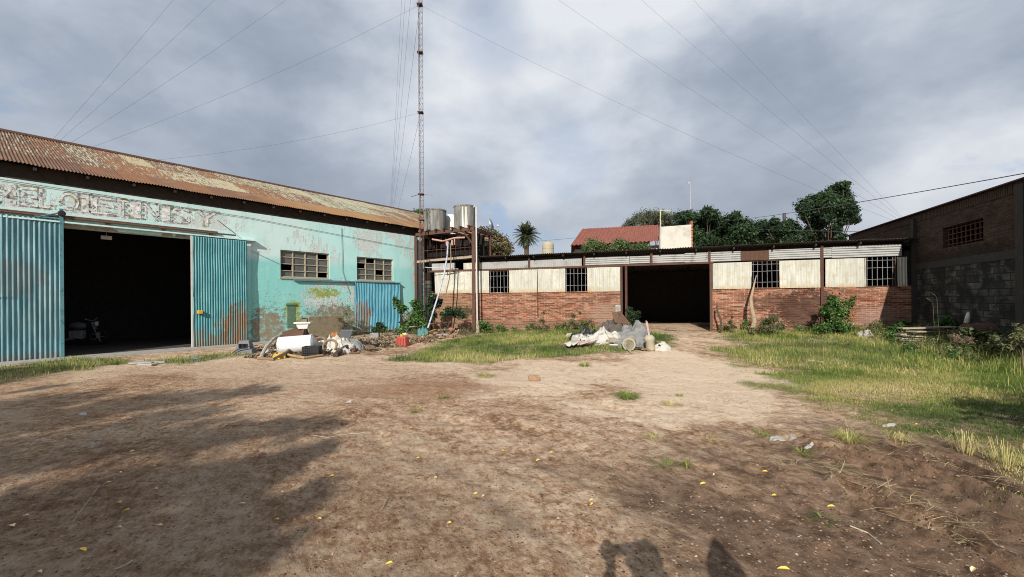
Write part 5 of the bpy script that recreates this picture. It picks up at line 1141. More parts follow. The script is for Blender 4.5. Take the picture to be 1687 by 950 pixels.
# hoses
mb = MB(); g = [G(430, 592), G(437, 575), G(450, 563)]; mb.tube([G(430, 590)+(0, 0, .04), G(438, 584)+(0, 0, .22), G(449, 578)+(0, .1, .40), G(462, 572)+(0, .1, .42)], .05, 8); tag(mb.build('hose', flat('pale_hose', (.42, .38, .33), .8)), 'pale thick hose arching at the left end of the white drum', 'hose')
mb = MB(); mb.tube([G(425, 592)+(0, 0, .03), G(450, 594)+(0, 0, .04), G(475, 588)+(0, -.1, .15), G(492, 578)+(0, -.3, .22), G(508, 566)+(0, -.8, .26)], .04, 8); tag(mb.build('hose', M_hose), 'dark brown hose lying across the front of the white drum', 'hose')
mb = MB(); mb.tube([G(468, 588)+(0, 0, .1), G(485, 590)+(0, 0, .06), G(500, 592)+(0, .05, .04), G(522, 590)+(0, .35, .04)], .035, 8); tag(mb.build('hose', flat('tan_hose', (.35, .24, .11), .7)), 'tan hose lying low between drum and crate', 'hose')
for k, (u, v, lab) in enumerate(((520, 572, 'looped brown hose hanging over the back of the crate'), (536, 578, 'brown hose ring resting on the white rags right of the crate'))):
    q = G(u, v+8); mb = MB(); mb.tube([q+np.array([math.cos(t)*.2, .25+.1*math.sin(t)+.05*k, .25+math.sin(t)*.17]) for t in np.linspace(-.6, 4.4, 16)], .035, 8); tag(mb.build('hose', M_hose), lab, 'hose')
crumple('yellow_bag', M_yellow, 'small yellow plastic bag under the left end of the white drum', 'bag', 456, 591, .32, .2, .2, 3)
crumple('white_rags', M_cloth, 'crumpled white sheeting heaped behind the black crate', 'sheeting', 540, 580, 1.1, .8, .46, 4, cx=1.8)
crumple('white_rags', M_cloth, 'smaller white rags right of the hose ring', 'rags', 556, 584, .5, .4, .22, 14, cx=1.6)
crumple('orange_lid', M_orange, 'orange-brown rusted disc standing behind the white sheeting', 'lid', 551, 575, .42, .3, .55, 6, cx=1)
crumple('grey_sack', M_tarp, 'grey crumpled plastic sack beside the white rags', 'sack', 574, 578, .75, .5, .32, 5, cx=2.5)
c = G(562, 571)+(0, .4, .25); mb = MB(); taper(mb, c, .30, .3, .42, .4, 0, .30, .4, (.04, 0)); tag(mb.build('dark_bin', M_grey, bevel=.02), 'dark grey plastic bin tipped behind the grey sack', 'bin')
mb = MB(); mb.tube([G(552, 588)+(0, 0, .06), G(568, 580)+(0, 0, .13), G(584, 574)+(0, 0, .16), G(600, 571)+(0, 0, .12)], [.075, .08, .07, .06], 10); tag(mb.build('log', M_bark), 'long bare grey-brown log lying right of the white rags', 'log')
mb = MB(); mb.tube([G(576, 570)+(0, 0, .1), G(595, 569)+(0, 0, .16), G(618, 572)+(0, 0, .08)], .035, 6); tag(mb.build('rubber_hose', M_black), 'black rubber hose lying beyond the log', 'hose')
mb = MB(); mb.tube([G(603, 573)+(0, 0, .05), G(614, 576)+(0, 0, .07), G(626, 571)+(0, 0, .08)], [.06, .08, .07], 8); tag(mb.build('rubber_strip', M_black), 'short piece of black rubber at the end of the log', 'rubber')
c = G(614, 560); mb = MB(); mb.box(c+(0, .2, .14), (.3, .2, .26), .4); tag(mb.build('tin_box', M_galv, bevel=.01), 'small pale tin box half buried in dead leaves', 'box')
mb = MB(); mb.tube([G(575, 583)+(0, 0, .02), G(592, 583)+(0, 0, .025)], .03, 5); tag(mb.build('short_stick', M_woodbrown), 'short dark stick on the dirt in front of the log', 'stick')
r_ = random.Random(19)
JK = (('dark', M_black), ('brown', M_hose), ('rusty', M_rust), ('pale', M_cloth), ('grey', M_tarp), ('wooden', M_wood))
for k in range(34):
    nm_, mt = r_.choice(JK); g = G(r_.uniform(428, 612), r_.uniform(566, 582)); L = r_.uniform(.12, .5); z = r_.uniform(.03, .22); kind_ = r_.random()
    mb = MB(); a = r_.uniform(0, 3.1); d = np.array([math.cos(a), math.sin(a), r_.uniform(-.25, .35)])*L/2
    if kind_ < .55: mb.tube([g-d+(0, 0, z), g+(r_.uniform(-.04, .04), 0, z+.05), g+d+(0, 0, z)], r_.uniform(.012, .035), 6); w_ = 'length of pipe or stick'
    else: mb.box(g+(0, 0, z), (L*.7, L*.5, r_.uniform(.02, .12)), a, Matrix.Rotation(r_.uniform(-.6, .6), 3, 'X')); w_ = 'flat scrap'
    tag(mb.build('scrap_piece', mt, bevel=.004), '%s %s in the rubbish around the white drum' % (nm_, w_), 'scrap', '%s %ss around the drum' % (nm_, w_))
litter('leaf_litter', [(440, 588, .4), (470, 586, .5), (500, 583, .5), (530, 583, .5), (560, 580, .5), (590, 576, .5), (450, 574, .5), (480, 570, .6)], 4500, 93, 'dark bits of litter under the rubbish heap', .12)
# trough, sink
mb = MB(); F_ = FL; t0, t1 = F_.px(495, 530)[0], F_.px(553, 530)[0]
for (a, b, o0, o1, z0, z1) in ((t0, t1, .6, .7, .0, .95), (t0, t1, .02, .08, .0, .9), (t0, t0+.09, .08, .6, 0, .94), (t1-.09, t1, .08, .6, 0, .94), (t0+.09, t1-.09, .08, .6, .3, .4)): mb.fbox(F_, a, b, o0, o1, z0, z1)
tag(mb.build('concrete_trough', flat('mossy_concrete', (.22, .18, .12), .95, dark=(.08, .075, .04), sc=5), bevel=.012), 'stained brown concrete trough against the turquoise wall', 'trough')
e = empty('sink', tuple(at(500, 540, 15.4)), 'white sink standing raised in front of the concrete trough', 'sink')
c = at(500, 536, 15.4); mb = MB(); mb.box(c+(0, 0, .10), (.56, .4, .05), .2); mb.build('rim', M_whitem, e, bevel=.01); mb = MB(); taper(mb, c+(0, 0, -.12), .3, .22, .44, .3, 0, .19, .2); mb.build('basin', M_whitem, e, bevel=.015)
mb = MB(); mb.tube([c+(.08, .12, .12), c+(.08, .12, .24), c+(-.06, .02, .25)], .022, 6); mb.build('tap', M_black, e); mb = MB(); taper(mb, (c[0], c[1], H(c[0], c[1])), .3, .3, .22, .2, 0, c[2]-.12-H(c[0], c[1]), .2); mb.build('support', M_wooddark, e)
crumple('black_bucket_rags', M_black, 'black torn bag below the sink', 'bag', 505, 568, .5, .4, .4, 9, cx=2)
mb = MB(); mb.box(G(520, 570)+(0, .3, .18), (.6, .3, .2), .1, Matrix.Rotation(.3, 3, 'Y')); tag(mb.build('brown_board', M_rustdark, bevel=.01), 'dark brown board slanting behind the crate', 'board')
# red jerrycan
c = G(661, 571); jc = empty('jerrycan', tuple(c), 'red plastic jerrycan with a yellow cap lying by the rubble', 'jerrycan')
mb = MB(); taper(mb, c+(0, .2, 0), .42, .3, .34, .26, .0, .34, -.3); mb.build('body', M_red, jc, bevel=.04)
mb = MB(); 
for k in range(3):
    q = np.array(Matrix.Rotation(-.3, 3, 'Z') @ Vector((-.11+k*.11, -.15, 0)))+c+(0, .2, .17); mb.box(q, (.035, .03, .24), -.3)
mb.build('ribs', M_red, jc, bevel=.01)
mb = MB(); mb.lathe(c+(-.03, .2, .33), [(0, 0), (.055, 0), (.055, .09), (0, .09)], 14); mb.build('cap', M_yellow, jc)
# rubble: bricks, boards, broken plaster and dead branches between the jerrycan and the post
r_ = random.Random(77)
mat_rub = [flat('rubble_cream', (.55, .47, .36), .9, sc=12), flat('rubble_brick', (.38, .16, .10), .9, sc=12), flat('rubble_brown', (.26, .18, .11), .9, sc=12), flat('rubble_dark', (.10, .08, .06), .9, sc=12)]
lookr = ['cream', 'reddish', 'brown', 'dark']; 
for k in range(46):
    u = r_.uniform(640, 775); v = r_.uniform(545, 566)-max(0, (u-700)*.10)+3; i = r_.choice([0, 1, 1, 2, 2, 3]); g = G(u, v); s = r_.uniform(.10, .26)
    mb = MB(); mb.box(g+(0, 0, s*.25+max(0, .14-abs(u-735)*.004)*r_.random()*2.2), (s, s*.6, s*.4), r_.uniform(0, 3), Matrix.Rotation(r_.uniform(-.6, .6), 3, 'X') @ Matrix.Rotation(r_.uniform(-.4, .4), 3, 'Y'))
    tag(mb.build('rubble_piece', mat_rub[i], bevel=.012), '%s broken piece among the rubble right of the red jerrycan' % lookr[i], 'rubble', '%s rubble pieces by the jerrycan' % lookr[i])
for k, (u0, v0, h0, u1, v1, h1, w, m_, lab) in enumerate(((708, 545, .55, 762, 543, .6, .16, M_wood, 'grey plank lying level on the rubble under the tank stand'), (706, 549, .42, 740, 546, .44, .12, M_wood, 'shorter grey plank beneath the level plank'), (672, 552, .35, 705, 551, .36, .2, M_cream, 'cream board lying on the rubble beyond the jerrycan'),
      (722, 560, .05, 742, 535, .3, .08, M_wood, 'short leaning grey batten in the rubble'), (694, 557, .12, 716, 552, .22, .10, M_yellow, 'yellow strip lying over the rubble'), (716, 556, .08, 735, 557, .1, .14, M_pink, 'pinkish board at the right of the yellow strip'), (727, 538, .75, 752, 548, .1, .05, M_wooddark, 'dark branch leaning across the rubble planks'))):
    a = G(u0, v0)+(0, .3, h0); b = G(u1, v1)+(0, .3, h1); mb = MB(); beam(mb, a, b, w, .04); tag(mb.build('board', m_), lab, 'board')
crumple('teal_cloth', flat('teal_cloth', (.08, .2, .2), .9), 'dark teal cloth lying on top of the rubble', 'cloth', 695, 556, .45, .3, .5, 15)
# dead leaf litter along the wall foot
litter('leaf_litter', [(590, 566, .5), (605, 563, .5), (620, 568, .5), (632, 563, .5), (645, 560, .6), (690, 562, .5), (705, 558, .5), (720, 552, .6), (740, 550, .6), (755, 549, .6), (765, 546, .5), (580, 562, .4), (610, 572, .4), (640, 570, .4)], 9000, 91, 'brown dead leaves and twigs heaped along the wall foot')
litter('leaf_litter', [(1000, 565, .8), (960, 566, .8), (1050, 566, .6)], 1500, 92, 'dead leaves around the middle rubbish heap', .05)
mb = MB(); r_ = random.Random(8)
for k in range(60):
    u = r_.uniform(690, 775); g = G(u, r_.uniform(546, 558)); d = np.array([r_.gauss(0, .4), r_.gauss(0, .2), abs(r_.gauss(0, .3))]); mb.tube([g+(0, 0, .05), g+d*.5+(0, 0, .1), g+d], [.012, .009, .004], 4, False)
tag(mb.build('dead_branches', M_bark), 'tangle of dead branches on the rubble below the tank stand', kind='stuff')

# ---- heap in the middle
crumple('white_sheeting', M_cloth, 'large crumpled cream-white sheeting spread at the front of the middle heap', 'sheeting', 993, 568, 1.6, 1.5, .60, 41, cx=2.4, flatn=.5)
crumple('dark_sacking', M_tarpd, 'dark brown folded sacking at the back of the middle heap', 'sacking', 1012, 558, 1.3, 1.1, .72, 42, cx=1.4)
crumple('black_sheeting', M_black, 'black plastic sheeting at the left end of the middle heap', 'sheeting', 965, 561, .9, .6, .42, 43, cx=3)
r_ = random.Random(29)
for k in range(26):
    nm_, mt = r_.choice(JK); g = G(r_.uniform(935, 1098), r_.uniform(558, 577)); L = r_.uniform(.12, .5); z = r_.uniform(.03, .30)*(1-abs(g[0]-2.6)/3)
    mb = MB(); a = r_.uniform(0, 3.1); d = np.array([math.cos(a), math.sin(a), r_.uniform(-.25, .35)])*L/2
    if r_.random() < .5: mb.tube([g-d+(0, 0, z), g+(0, 0, z+.05), g+d+(0, 0, z)], r_.uniform(.01, .025), 6); w_ = 'length of pipe or stick'
    else: mb.box(g+(0, 0, z), (L*.7, L*.5, r_.uniform(.01, .06)), a, Matrix.Rotation(r_.uniform(-.7, .7), 3, 'X')); w_ = 'flat scrap'
    tag(mb.build('scrap_piece', mt, bevel=.004), '%s %s among the sheeting of the middle heap' % (nm_, w_), 'scrap', '%s %ss in the middle heap' % (nm_, w_))
crumple('grey_tarpaulin', M_tarp, 'grey tarpaulin bundled on the right of the middle heap', 'tarpaulin', 1042, 563, 1.1, .9, .66, 44, cx=1.0)
crumple('grey_tarpaulin', M_tarp, 'lower grey tarpaulin behind the cream ring of the pipe', 'tarpaulin', 1052, 573, 1.0, .7, .38, 45, cx=1.2)
crumple('pale_stone', M_cream, 'small pale lump at the left foot of the middle heap', 'rubble', 940, 556, .4, .3, .2, 46)
c = G(1022, 560)+(0, .55, .55); mb = MB(); mb.add([c+(-.05, 0, .0), c+(.55, .1, -.05), c+(.18, .15, .42), c+(-.1, .2, .38)], [(0, 1, 2, 3)]); tag(mb.build('torn_board', M_woodbrown, solid=.03), 'brown torn board pointing up out of the middle heap', 'board')
c = G(1037, 578); ax = np.array([.35, 1, .05]); mb = MB(); mb.lathe(c+(0, .05, .19), [(.15, 0), (.185, 0), (.19, .03), (.165, .04), (.165, .75), (.14, .75), (.14, .03), (.15, 0)], 26, ax); tag(mb.build('clay_pipe', M_cream, smooth=False), 'cream ringed open pipe facing the yard at the foot of the heap', 'pipe')
c = G(1075, 577); bk = empty('upturned_canister', tuple(c), 'dirty cream canister with a white paddle standing at the heap right end', 'canister')
mb = MB(); mb.lathe(c+(0, .15, 0), [(.0, 0), (.13, .0), (.14, .04), (.12, .26), (.15, .30), (.15, .38), (.09, .45), (0, .46)], 18, (-.12, 0, 1)); mb.build('body', M_cream, bk, smooth=True)
mb = MB(); beam(mb, c+(-.05, .15, .42), c+(-.13, .15, .84), .08, .04); mb.tube([c+(-.04, .15, .40), c+(-.12, .15, .84)], .03, 6); mb.build('paddle', M_pink, bk)
crumple('white_bag', M_cloth, 'white crumpled plastic bag right of the canister', 'bag', 1092, 577, .5, .35, .22, 47)
crumple('black_bag', M_black, 'small black bag between the canister and white bag', 'bag', 1068, 572, .4, .3, .25, 48)
# cloth strip in the grass, stick
def strip(pts, w, mat, name, label, cat, hz=.12):
    q = [G(u, v)+(0, 0, hz) for u, v in pts]; L = []
    for i, p in enumerate(q):
        d = q[min(i+1, len(q)-1)]-q[max(i-1, 0)]; d[2] = 0; s = np.array([-d[1], d[0], 0])/np.linalg.norm(d)
        L.append([p+s*w*(k/6-.5)*(1+.3*math.sin(i*1.7))+np.array([0, 0, .05*math.sin(k*1.7+i*1.3)+.04*math.sin(k*3+i)]) for k in range(7)])
    mb = MB(); mb.grid(np.array(L)); return tag(mb.build(name, mat, smooth=True, solid=.012), label, cat)
strip([(936, 575), (945, 571), (955, 568), (962, 564), (968, 560)], .35, M_cloth, 'white_cloth_strip', 'white cloth strip lying in the grass before the middle heap', 'cloth')
strip([(952, 573), (965, 572), (975, 568), (985, 565), (995, 562), (1003, 562)], .32, M_pink, 'pink_cloth_strip', 'pinkish cloth strip lying in the grass beside the white strip', 'cloth')
mb = MB(); mb.tube([G(1008, 568)+(0, 0, .22), G(1025, 573)+(0, 0, .14), G(1041, 583)+(0, 0, .03)], [.012, .016, .014], 5); tag(mb.build('pale_stick', M_cream), 'thin pale stick lying in the grass right of the cloth strips', 'stick')
c = Q(9.45, .12, .2); mb = MB(); mb.box((c[0], c[1], .7), (.24, .2, 1.25), -.33); tag(mb.build('concrete_stub', M_conc, bevel=.04), 'pale concrete stub at the left side of the shed doorway', 'post')

# ---- along the back wall
mb = MB(); mb.tube([G(1247, 553)+(0, .4, 0), at(1243, 530, 16.3), at(1238, 505, 16.4), at(1237, 490, 16.5)], [.09, .085, .07, .06], 9); mb.tube([at(1237, 492, 16.5), at(1241, 475, 16.6), at(1246, 453, 16.75)], [.055, .04, .012], 7); tag(mb.build('bare_trunk', flat('peeled_branch', (.33, .25, .17), .85)), 'thick bare branch leaning on the brick wall under the third window', 'branch')
mb = MB(); mb.tube([G(1194, 550)+(0, .3, .1), at(1188, 528, 17.0), at(1182, 512, 17.1), at(1181, 503, 17.2)], [.045, .045, .035, .03], 7); tag(mb.build('thin_branch', M_bark), 'thin dark branch leaning on the brick right of the doorway', 'branch')
c = G(787, 549); mb = MB(); mb.lathe(c, [(.09, 0), (.085, .55), (.05, .6), (0, .61)], 9); tag(mb.build('wooden_stake', M_wood), 'short grey wooden stake beside the rusty post', 'stake')
# ---- right corner
r_ = random.Random(5)
pc = at(1522, 548, 12.9)
for k in range(9):
    z = .18+k*.055; mb = MB(); L = r_.uniform(.9, 1.5) if k > 5 else r_.uniform(1.4, 1.9)
    mb.box((pc[0]+.35+r_.uniform(-.15, .15)-.25*(k > 5), pc[1]+r_.uniform(-.1, .1), z+H(pc[0], pc[1])-.1), (L, .28, .035), r_.uniform(-.2, .15), Matrix.Rotation(r_.uniform(-.05, .05), 3, 'Y')); tag(mb.build('loose_board', M_wood if k % 3 else M_cream), ('topmost pale' if k == 8 else 'grey weathered')+(' board of the pile at the foot of the block wall'), 'board', None if k == 8 else 'grey boards piled by the block wall')
c = G(1612, 566); c = at(1610, 545, 11.4); mb = MB(); mb.lathe((c[0]-.32, c[1], .58), [(.0, .03), (.24, .0), (.27, .03), (.27, .3), (.28, .31), (.27, .33), (.27, .6), (.25, .62)], 24, (1, -.1, .08)); tag(mb.build('rusty_drum', M_rust, smooth=False), 'rusty brown drum lying in weeds before the block wall', 'drum')
mb = MB(); mb.lathe(at(1592, 533, 11.5), [(0, 0), (.06, .01), (.05, .2), (.03, .3), (0, .32)], 10, (.2, 0, 1)); tag(mb.build('white_bottle', M_whitep, smooth=True), 'white plastic bottle caught in the weeds left of the drum', 'bottle')
for (u, v, l, lab) in ((1538, 486, .20, 'pale yellow leaf catching the sun, upper of two before the block wall'), (1531, 495, .22, 'pale yellow leaf catching the sun, lower of two before the block wall')):
    p = at(u, v, 13.0); mb = MB(); mb.add([p+(-l/2, 0, .09), p+(0, -.03, .03), p+(l/2, 0, -.06), p+(0, .05, .07)], [(0, 1, 2, 3)]); mb.tube([p+(l/2, 0, -.06), (p[0]+.15, p[1], .6)], .006, 4, False); tag(mb.build('dry_leaf', M_leafp), lab, 'leaf')
for (u, v, s, lab) in ((1430, 548, .45, 'dark rubble lump at the wall foot under the fourth window'), (1437, 550, .3, 'smaller dark rubble lump beside the larger one at the wall foot')):
    crumple('rubble_lump', M_conc, lab, 'rubble', u, v+6, s, .3, .25, int(u))

# ---- small things on the dirt
mb = MB(); g = G(880, 628); mb.box(g+(0, .06, .05), (.21, .11, .09), .1, Matrix.Rotation(.08, 3, 'X')); tag(mb.build('brick', flat('tan_brick', (.36, .22, .14), .95, sc=20), bevel=.012), 'single tan brick lying on the open dirt', 'brick')
for k, (u, v, w, rz, lab) in enumerate(((236, 599, .55, .1, 'larger flat pale slab in front of the dark doorway'), (243, 602, .4, -.1, 'smaller flat pale slab just in front of the larger one'), (262, 598, .3, .3, 'thin flat slab at the right of the two pale slabs'))):
    mb = MB(); g = G(u, v); mb.box(g+(0, 0, .03), (w, w*.45, .045), rz); tag(mb.build('flat_slab', M_conc, bevel=.01), lab, 'slab')
crumple('blue_scrap', M_blue, 'bright blue scrap in the grass strip before the teal door', 'scrap', 320, 591, .28, .12, .04, 61)
for k, (u, v, w, lab) in enumerate(((1285, 728, .22, 'pale broken concrete scrap at the edge of the mud'), (1310, 722, .10, 'small pale scrap beside the broken concrete'), (1335, 737, .11, 'small pale chip right of the broken concrete'), (153, 733, .12, 'grey flattened wrapper on the shaded dirt'), (134, 684, .09, 'white scrap of paper on the shaded dirt'), (1340, 595, .14, 'pale stone in the right grass'), (1355, 597, .15, 'white stone beside the pale stone in the right grass'), (575, 663, .1, 'small grey scrap on the dirt'), (1470, 704, .16, 'pale crooked stick end by the right grass'))):
    crumple('pale_scrap', M_whitep if k in (4, 6) else M_conc, lab, 'scrap', u, v, w, w*.55, .035, 70+k, n=14)
LV = [(208, 843, .05, 0), (262, 868, .06, 1), (456, 858, .05, 0), (526, 857, .05, 0), (196, 871, .055, 1), (196, 830, .05, 1), (137, 908, .10, 0), (65, 945, .06, 1), (20, 868, .08, 1), (546, 786, .05, 0), (547, 799, .04, 0), (688, 756, .04, 0), (886, 760, .05, 0), (908, 747, .04, 0), (829, 744, .035, 0), (783, 815, .04, 0), (796, 819, .03, 1),
      (717, 789, .035, 1), (740, 864, .035, 0), (641, 931, .05, 0), (677, 706, .035, 0), (693, 672, .04, 0), (1369, 836, .06, 0), (1291, 940, .07, 0), (1158, 799, .06, 0), (974, 826, .035, 1), (975, 833, .03, 0), (1176, 784, .03, 1), (1603, 941, .06, 1), (1275, 818, .04, 0), (398, 832, .07, 1), (198, 780, .06, 1), (256, 804, .05, 1), (177, 797, .05, 1), (217, 745, .05, 1), (207, 694, .04, 1), (233, 720, .04, 1), (107, 725, .06, 1), (42, 852, .05, 1), (1470, 677, .04, 0), (1510, 700, .04, 0), (1260, 783, .05, 0), (696, 1, 0, 0)]
for k, (u, v, l, pale) in enumerate(LV):
    if not l: continue
    g = G(u, v)+(0, 0, .008); a = random.uniform(-.5, .7); d = np.array([math.cos(a), math.sin(a), 0]); s = np.array([-d[1], d[0], 0])*random.uniform(.2, .36)
    mb = MB(); mb.add([g-d*l*.5, g-d*l*.15-s*l*.6+(0, 0, .012), g+d*l*.2-s*l*.5+(0, 0, .014), g+d*l*.5+(0, 0, .006), g+d*l*.2+s*l*.5+(0, 0, .016), g-d*l*.15+s*l*.6+(0, 0, .010), g+(0, 0, .002)], [(0, 1, 6), (1, 2, 6), (2, 3, 6), (3, 4, 6), (4, 5, 6), (5, 0, 6)])
    tag(mb.build('fallen_leaf', M_leafp if pale else M_leafy, solid=.0008), 'pale dry fallen leaf lying on the bare dirt' if pale else 'bright yellow fallen leaf lying on the bare dirt', 'leaf', 'pale dry leaves on the dirt' if pale else 'bright yellow leaves on the dirt')
for k, (pts, r) in enumerate((([(515, 718), (540, 722), (575, 716), (600, 714)], .004), ([(190, 940), (205, 935), (218, 926)], .006), ([(1208, 662), (1222, 666), (1232, 660)], .008), ([(1075, 667), (1090, 672)], .004), ([(1400, 868), (1430, 880), (1452, 898)], .005), ([(640, 820), (628, 840)], .003), ([(120, 862), (165, 800)], .003))):
    mb = MB(); mb.tube([G(u, v)+(0, 0, .01) for u, v in pts], r, 5); tag(mb.build('twig', M_straw if False else M_cream), ('pale curved straw left of centre', 'pale thin twig at the bottom left', 'dark bent twig on the pale dirt', 'short twig beside the dry tuft', 'pale stalk at the lower right', 'short cracked twig below centre', 'long thin stalk in the left shade')[k], 'twig')

# ---- motorbike in the dark of the warehouse
bp = FL.p(1.95, -4.2, .03); mo = empty('motorbike', bp, 'motorbike parked inside the dark warehouse doorway', 'motorbike')
bd_ = np.array([math.cos(.3), math.sin(.3), 0]); bn = np.array([-bd_[1], bd_[0], 0]); bp = np.array(bp)
def bpnt(x, z, y=0): return bp+bd_*x+bn*y+np.array([0, 0, z])
for x in (-.62, .62):
    mb = MB(); c = bpnt(x, .30); mb.tube([c+bd_*math.cos(t)*.25+np.array([0, 0, math.sin(t)*.25]) for t in np.linspace(0, 6.283, 25)], .05, 8, False); w = mb.build('wheel', M_black, mo)
    mb = MB(); mb.lathe(c-bn*.04, [(0, 0), (.05, 0), (.05, .08), (0, .08)], 10, bn)
    for k in range(5): a = k*1.257; mb.tube([c, c+bd_*math.cos(a)*.22+np.array([0, 0, math.sin(a)*.22])], .012, 4)
    mb.build('rim', M_galv, w)
mb = MB(); mb.tube([bpnt(.62, .3, .06), bpnt(.45, .85, .06)], .022, 6); mb.tube([bpnt(.62, .3, -.06), bpnt(.45, .85, -.06)], .022, 6); mb.build('fork', M_galv, mo)
mb = MB(); mb.lathe(bpnt(-.05, .72)-bd_*.2, [(.02, 0), (.12, .08), (.15, .3), (.10, .48), (.02, .5)], 16, bd_); mb.build('fuel_tank', M_grey, mo, smooth=True)
mb = MB(); mb.box(bpnt(-.42, .76), (.62, .2, .09), .3); mb.build('seat', M_black, mo, bevel=.03)
mb = MB(); mb.box(bpnt(0, .40), (.4, .22, .3), .3); mb.tube([bpnt(.1, .3, -.12), bpnt(-.3, .22, -.14), bpnt(-.7, .32, -.15)], .04, 8); mb.build('engine', M_galv, mo, bevel=.03)
mb = MB(); mb.tube([bpnt(.40, .98, .34), bpnt(.45, .90, .1), bpnt(.45, .90, -.1), bpnt(.40, .98, -.34)], .018, 6); mb.build('handlebar', M_galv, mo)
mb = MB(); mb.lathe(bpnt(.5, .78), [(.03, 0), (.09, .05), (.095, .11), (0, .12)], 14, bd_); mb.build('headlight', M_whitem, mo, smooth=True)

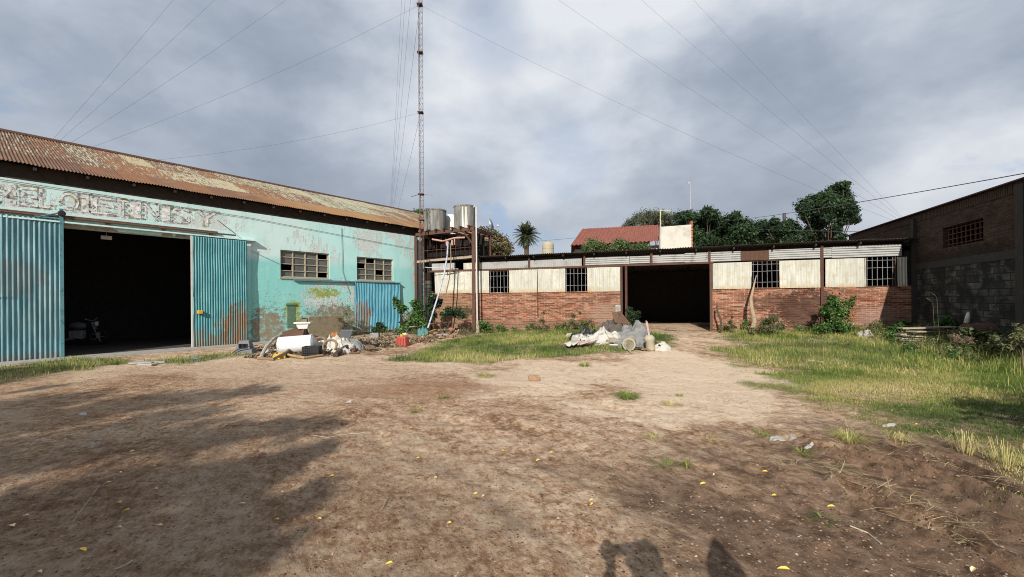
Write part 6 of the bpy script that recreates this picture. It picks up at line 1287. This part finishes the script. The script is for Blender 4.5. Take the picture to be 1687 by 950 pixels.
# ------------------------------------------------------------------ person behind the camera, and an added figure shaped for the second shadow
def person(loc, rz, label, scale, armpose, cap):
    e = empty('person', loc, label, 'person')
    J = {'pel': (0, 0, .95, .155), 'bel': (0, 0, 1.08, .145), 'che': (0, -.01, 1.28, .155), 'neb': (0, -.02, 1.44, .075), 'nec': (0, 0, 1.50, .056), 'hed': (0, .01, 1.60, .085), 'top': (0, 0, 1.675, .075)}
    E = [('pel', 'bel'), ('bel', 'che'), ('che', 'neb'), ('neb', 'nec'), ('nec', 'hed'), ('hed', 'top')]
    for s, n in ((-1, 'l'), (1, 'r')):
        J[n+'hip'] = (.09*s, 0, .88, .105); J[n+'kn'] = (.11*s, .01, .49, .068); J[n+'an'] = (.12*s, -.02, .10, .045); J[n+'to'] = (.14*s, .15, .03, .035)
        J[n+'sh'] = (.175*s, -.02, 1.40, .062); el, wr, hd = armpose(s); J[n+'el'] = (*el, .044); J[n+'wr'] = (*wr, .03); J[n+'pa'] = (*hd, .032)
        E += [('pel', n+'hip'), (n+'hip', n+'kn'), (n+'kn', n+'an'), (n+'an', n+'to'), ('neb', n+'sh'), (n+'sh', n+'el'), (n+'el', n+'wr'), (n+'wr', n+'pa')]
        w = np.array(wr); h = np.array(hd); d = (h-w)/np.linalg.norm(h-w); side = np.cross(d, (0, 1, .1)); side /= np.linalg.norm(side)
        for k in range(4):
            b = h+side*(k-1.5)*.019+d*.02; L = (.065, .075, .07, .055)[k]; m_ = b+d*L*.55; t = m_+d*L*.35+np.array([-s*.03, -.01, 0])
            J[n+'f%da' % k] = (*b, .010); J[n+'f%db' % k] = (*m_, .009); J[n+'f%dc' % k] = (*t, .008); E += [(n+'pa', n+'f%da' % k), (n+'f%da' % k, n+'f%db' % k), (n+'f%db' % k, n+'f%dc' % k)]
        b = w+(h-w)*.5-side*.035; t = b-side*.02+d*.045; J[n+'ta'] = (*b, .012); J[n+'tb'] = (*t, .010); E += [(n+'pa', n+'ta'), (n+'ta', n+'tb')]
    names = list(J); me = bpy.data.meshes.new('body'); me.from_pydata([Vector(J[k][:3])*scale for k in names], [(names.index(a), names.index(b)) for a, b in E], [])
    o = bpy.data.objects.new('body', me); link(o); o.parent = e; e.rotation_euler = (0, 0, rz); me.materials.append(M_skin)
    md = o.modifiers.new('skin', 'SKIN'); md.use_smooth_shade = True; sk = me.skin_vertices[0].data
    for i, k in enumerate(names): sk[i].radius = (J[k][3]*scale,)*2; sk[i].use_root = (i == 0)
    o.modifiers.new('sub', 'SUBSURF').levels = 1; o.modifiers['sub'].render_levels = 1
    def part(nm, mb, mat, sm=True):
        q = mb.build(nm, mat, None, smooth=sm); q.parent = e; q.location = q.location; return q
    L_ = lambda p: np.array(p)*scale
    mb = MB(); mb.lathe((0, 0, 0), [(.17*scale, .92*scale), (.185*scale, 1.0*scale), (.18*scale, 1.15*scale), (.20*scale, 1.32*scale), (.17*scale, 1.43*scale), (.08*scale, 1.48*scale)], 24); v = mb.v[0]; v[:, 1] *= .72; part('shirt', mb, M_shirt)
    for s in (-1, 1):
        mb = MB(); mb.tube([L_((.09*s, 0, .95)), L_((.10*s, 0, .7)), L_((.11*s, .01, .49)), L_((.12*s, -.02, .09))], [.125*scale, .105*scale, .082*scale, .07*scale], 14); part('trouser_leg', mb, M_trouser)
        el, wr, hd = armpose(s); mb = MB(); mb.tube([L_((.165*s, -.02, 1.41)), L_((np.array((.175*s, -.02, 1.40))+np.array(el))/2), L_(el)], [.082*scale, .072*scale, .06*scale], 12); part('sleeve', mb, M_shirt)
        mb = MB(); mb.box(L_((.135*s, .05, .035)), (.10, .28, .08)); part('shoe', mb, M_black, False).modifiers.new('b', 'BEVEL').width = .03
        mb = MB(); mb.lathe(L_((.033*s, .088, 1.62)), [(0, 0), (.012, .002), (.008, .012), (0, .014)], 8, (0, 1, 0)); part('eye', mb, M_whitem)
        mb = MB(); mb.lathe(L_((.085*s, 0, 1.60)), [(0, 0), (.03, .004), (.025, .02), (0, .022)], 10, (s, 0, 0)); part('ear', mb, M_skin)
    mb = MB(); mb.tube([L_((0, .095, 1.63)), L_((0, .118, 1.585))], [.009, .016], 8); part('nose', mb, M_skin)
    mb = MB(); mb.tube([L_((-.025, .095, 1.555)), L_((0, .101, 1.553)), L_((.025, .095, 1.555))], .006, 6); part('mouth', mb, M_pink)
    mb = MB(); 
    if cap: mb.lathe(L_((0, -.012, 1.60)), [(.105*scale, 0), (.11*scale, .04*scale), (.09*scale, .09*scale), (.045*scale, .16*scale), (.012*scale, .24*scale), (0, .25*scale)], 18, (0, -.1, 1)); part('shadow_shaped_hood', mb, M_shirt)
    else: mb.lathe(L_((0, -.022, 1.60)), [(.096*scale, -.02), (.10*scale, .03*scale), (.09*scale, .08*scale), (.055*scale, .115*scale), (0, .125*scale)], 18); part('hair', mb, M_hair)
    return e
person((.10, -.23, H(.1, -.23)), 0.03, 'person standing behind the camera holding up a phone to take the picture', 1.035, lambda s: ((.27*s, .05, 1.22), (.15*s, .14, 1.50) if s < 0 else (.10*s, .13, 1.50), (.085*s-.09, .16, 1.555)), False)
mb = MB(); mb.box((.0, -.035, 1.585), (.15, .01, .075)); tag(mb.build('phone', M_black, bevel=.003), 'black phone held up by the person taking the picture', 'phone')
person((.60, -.13, H(.6, -.13)), 0.0, 'added unseen figure with a pointed hood shaped to cast the second shadow', .955, lambda s: ((.21*s, -.02, 1.15), (.22*s, .04, .92), (.22*s, .06, .84)), True)
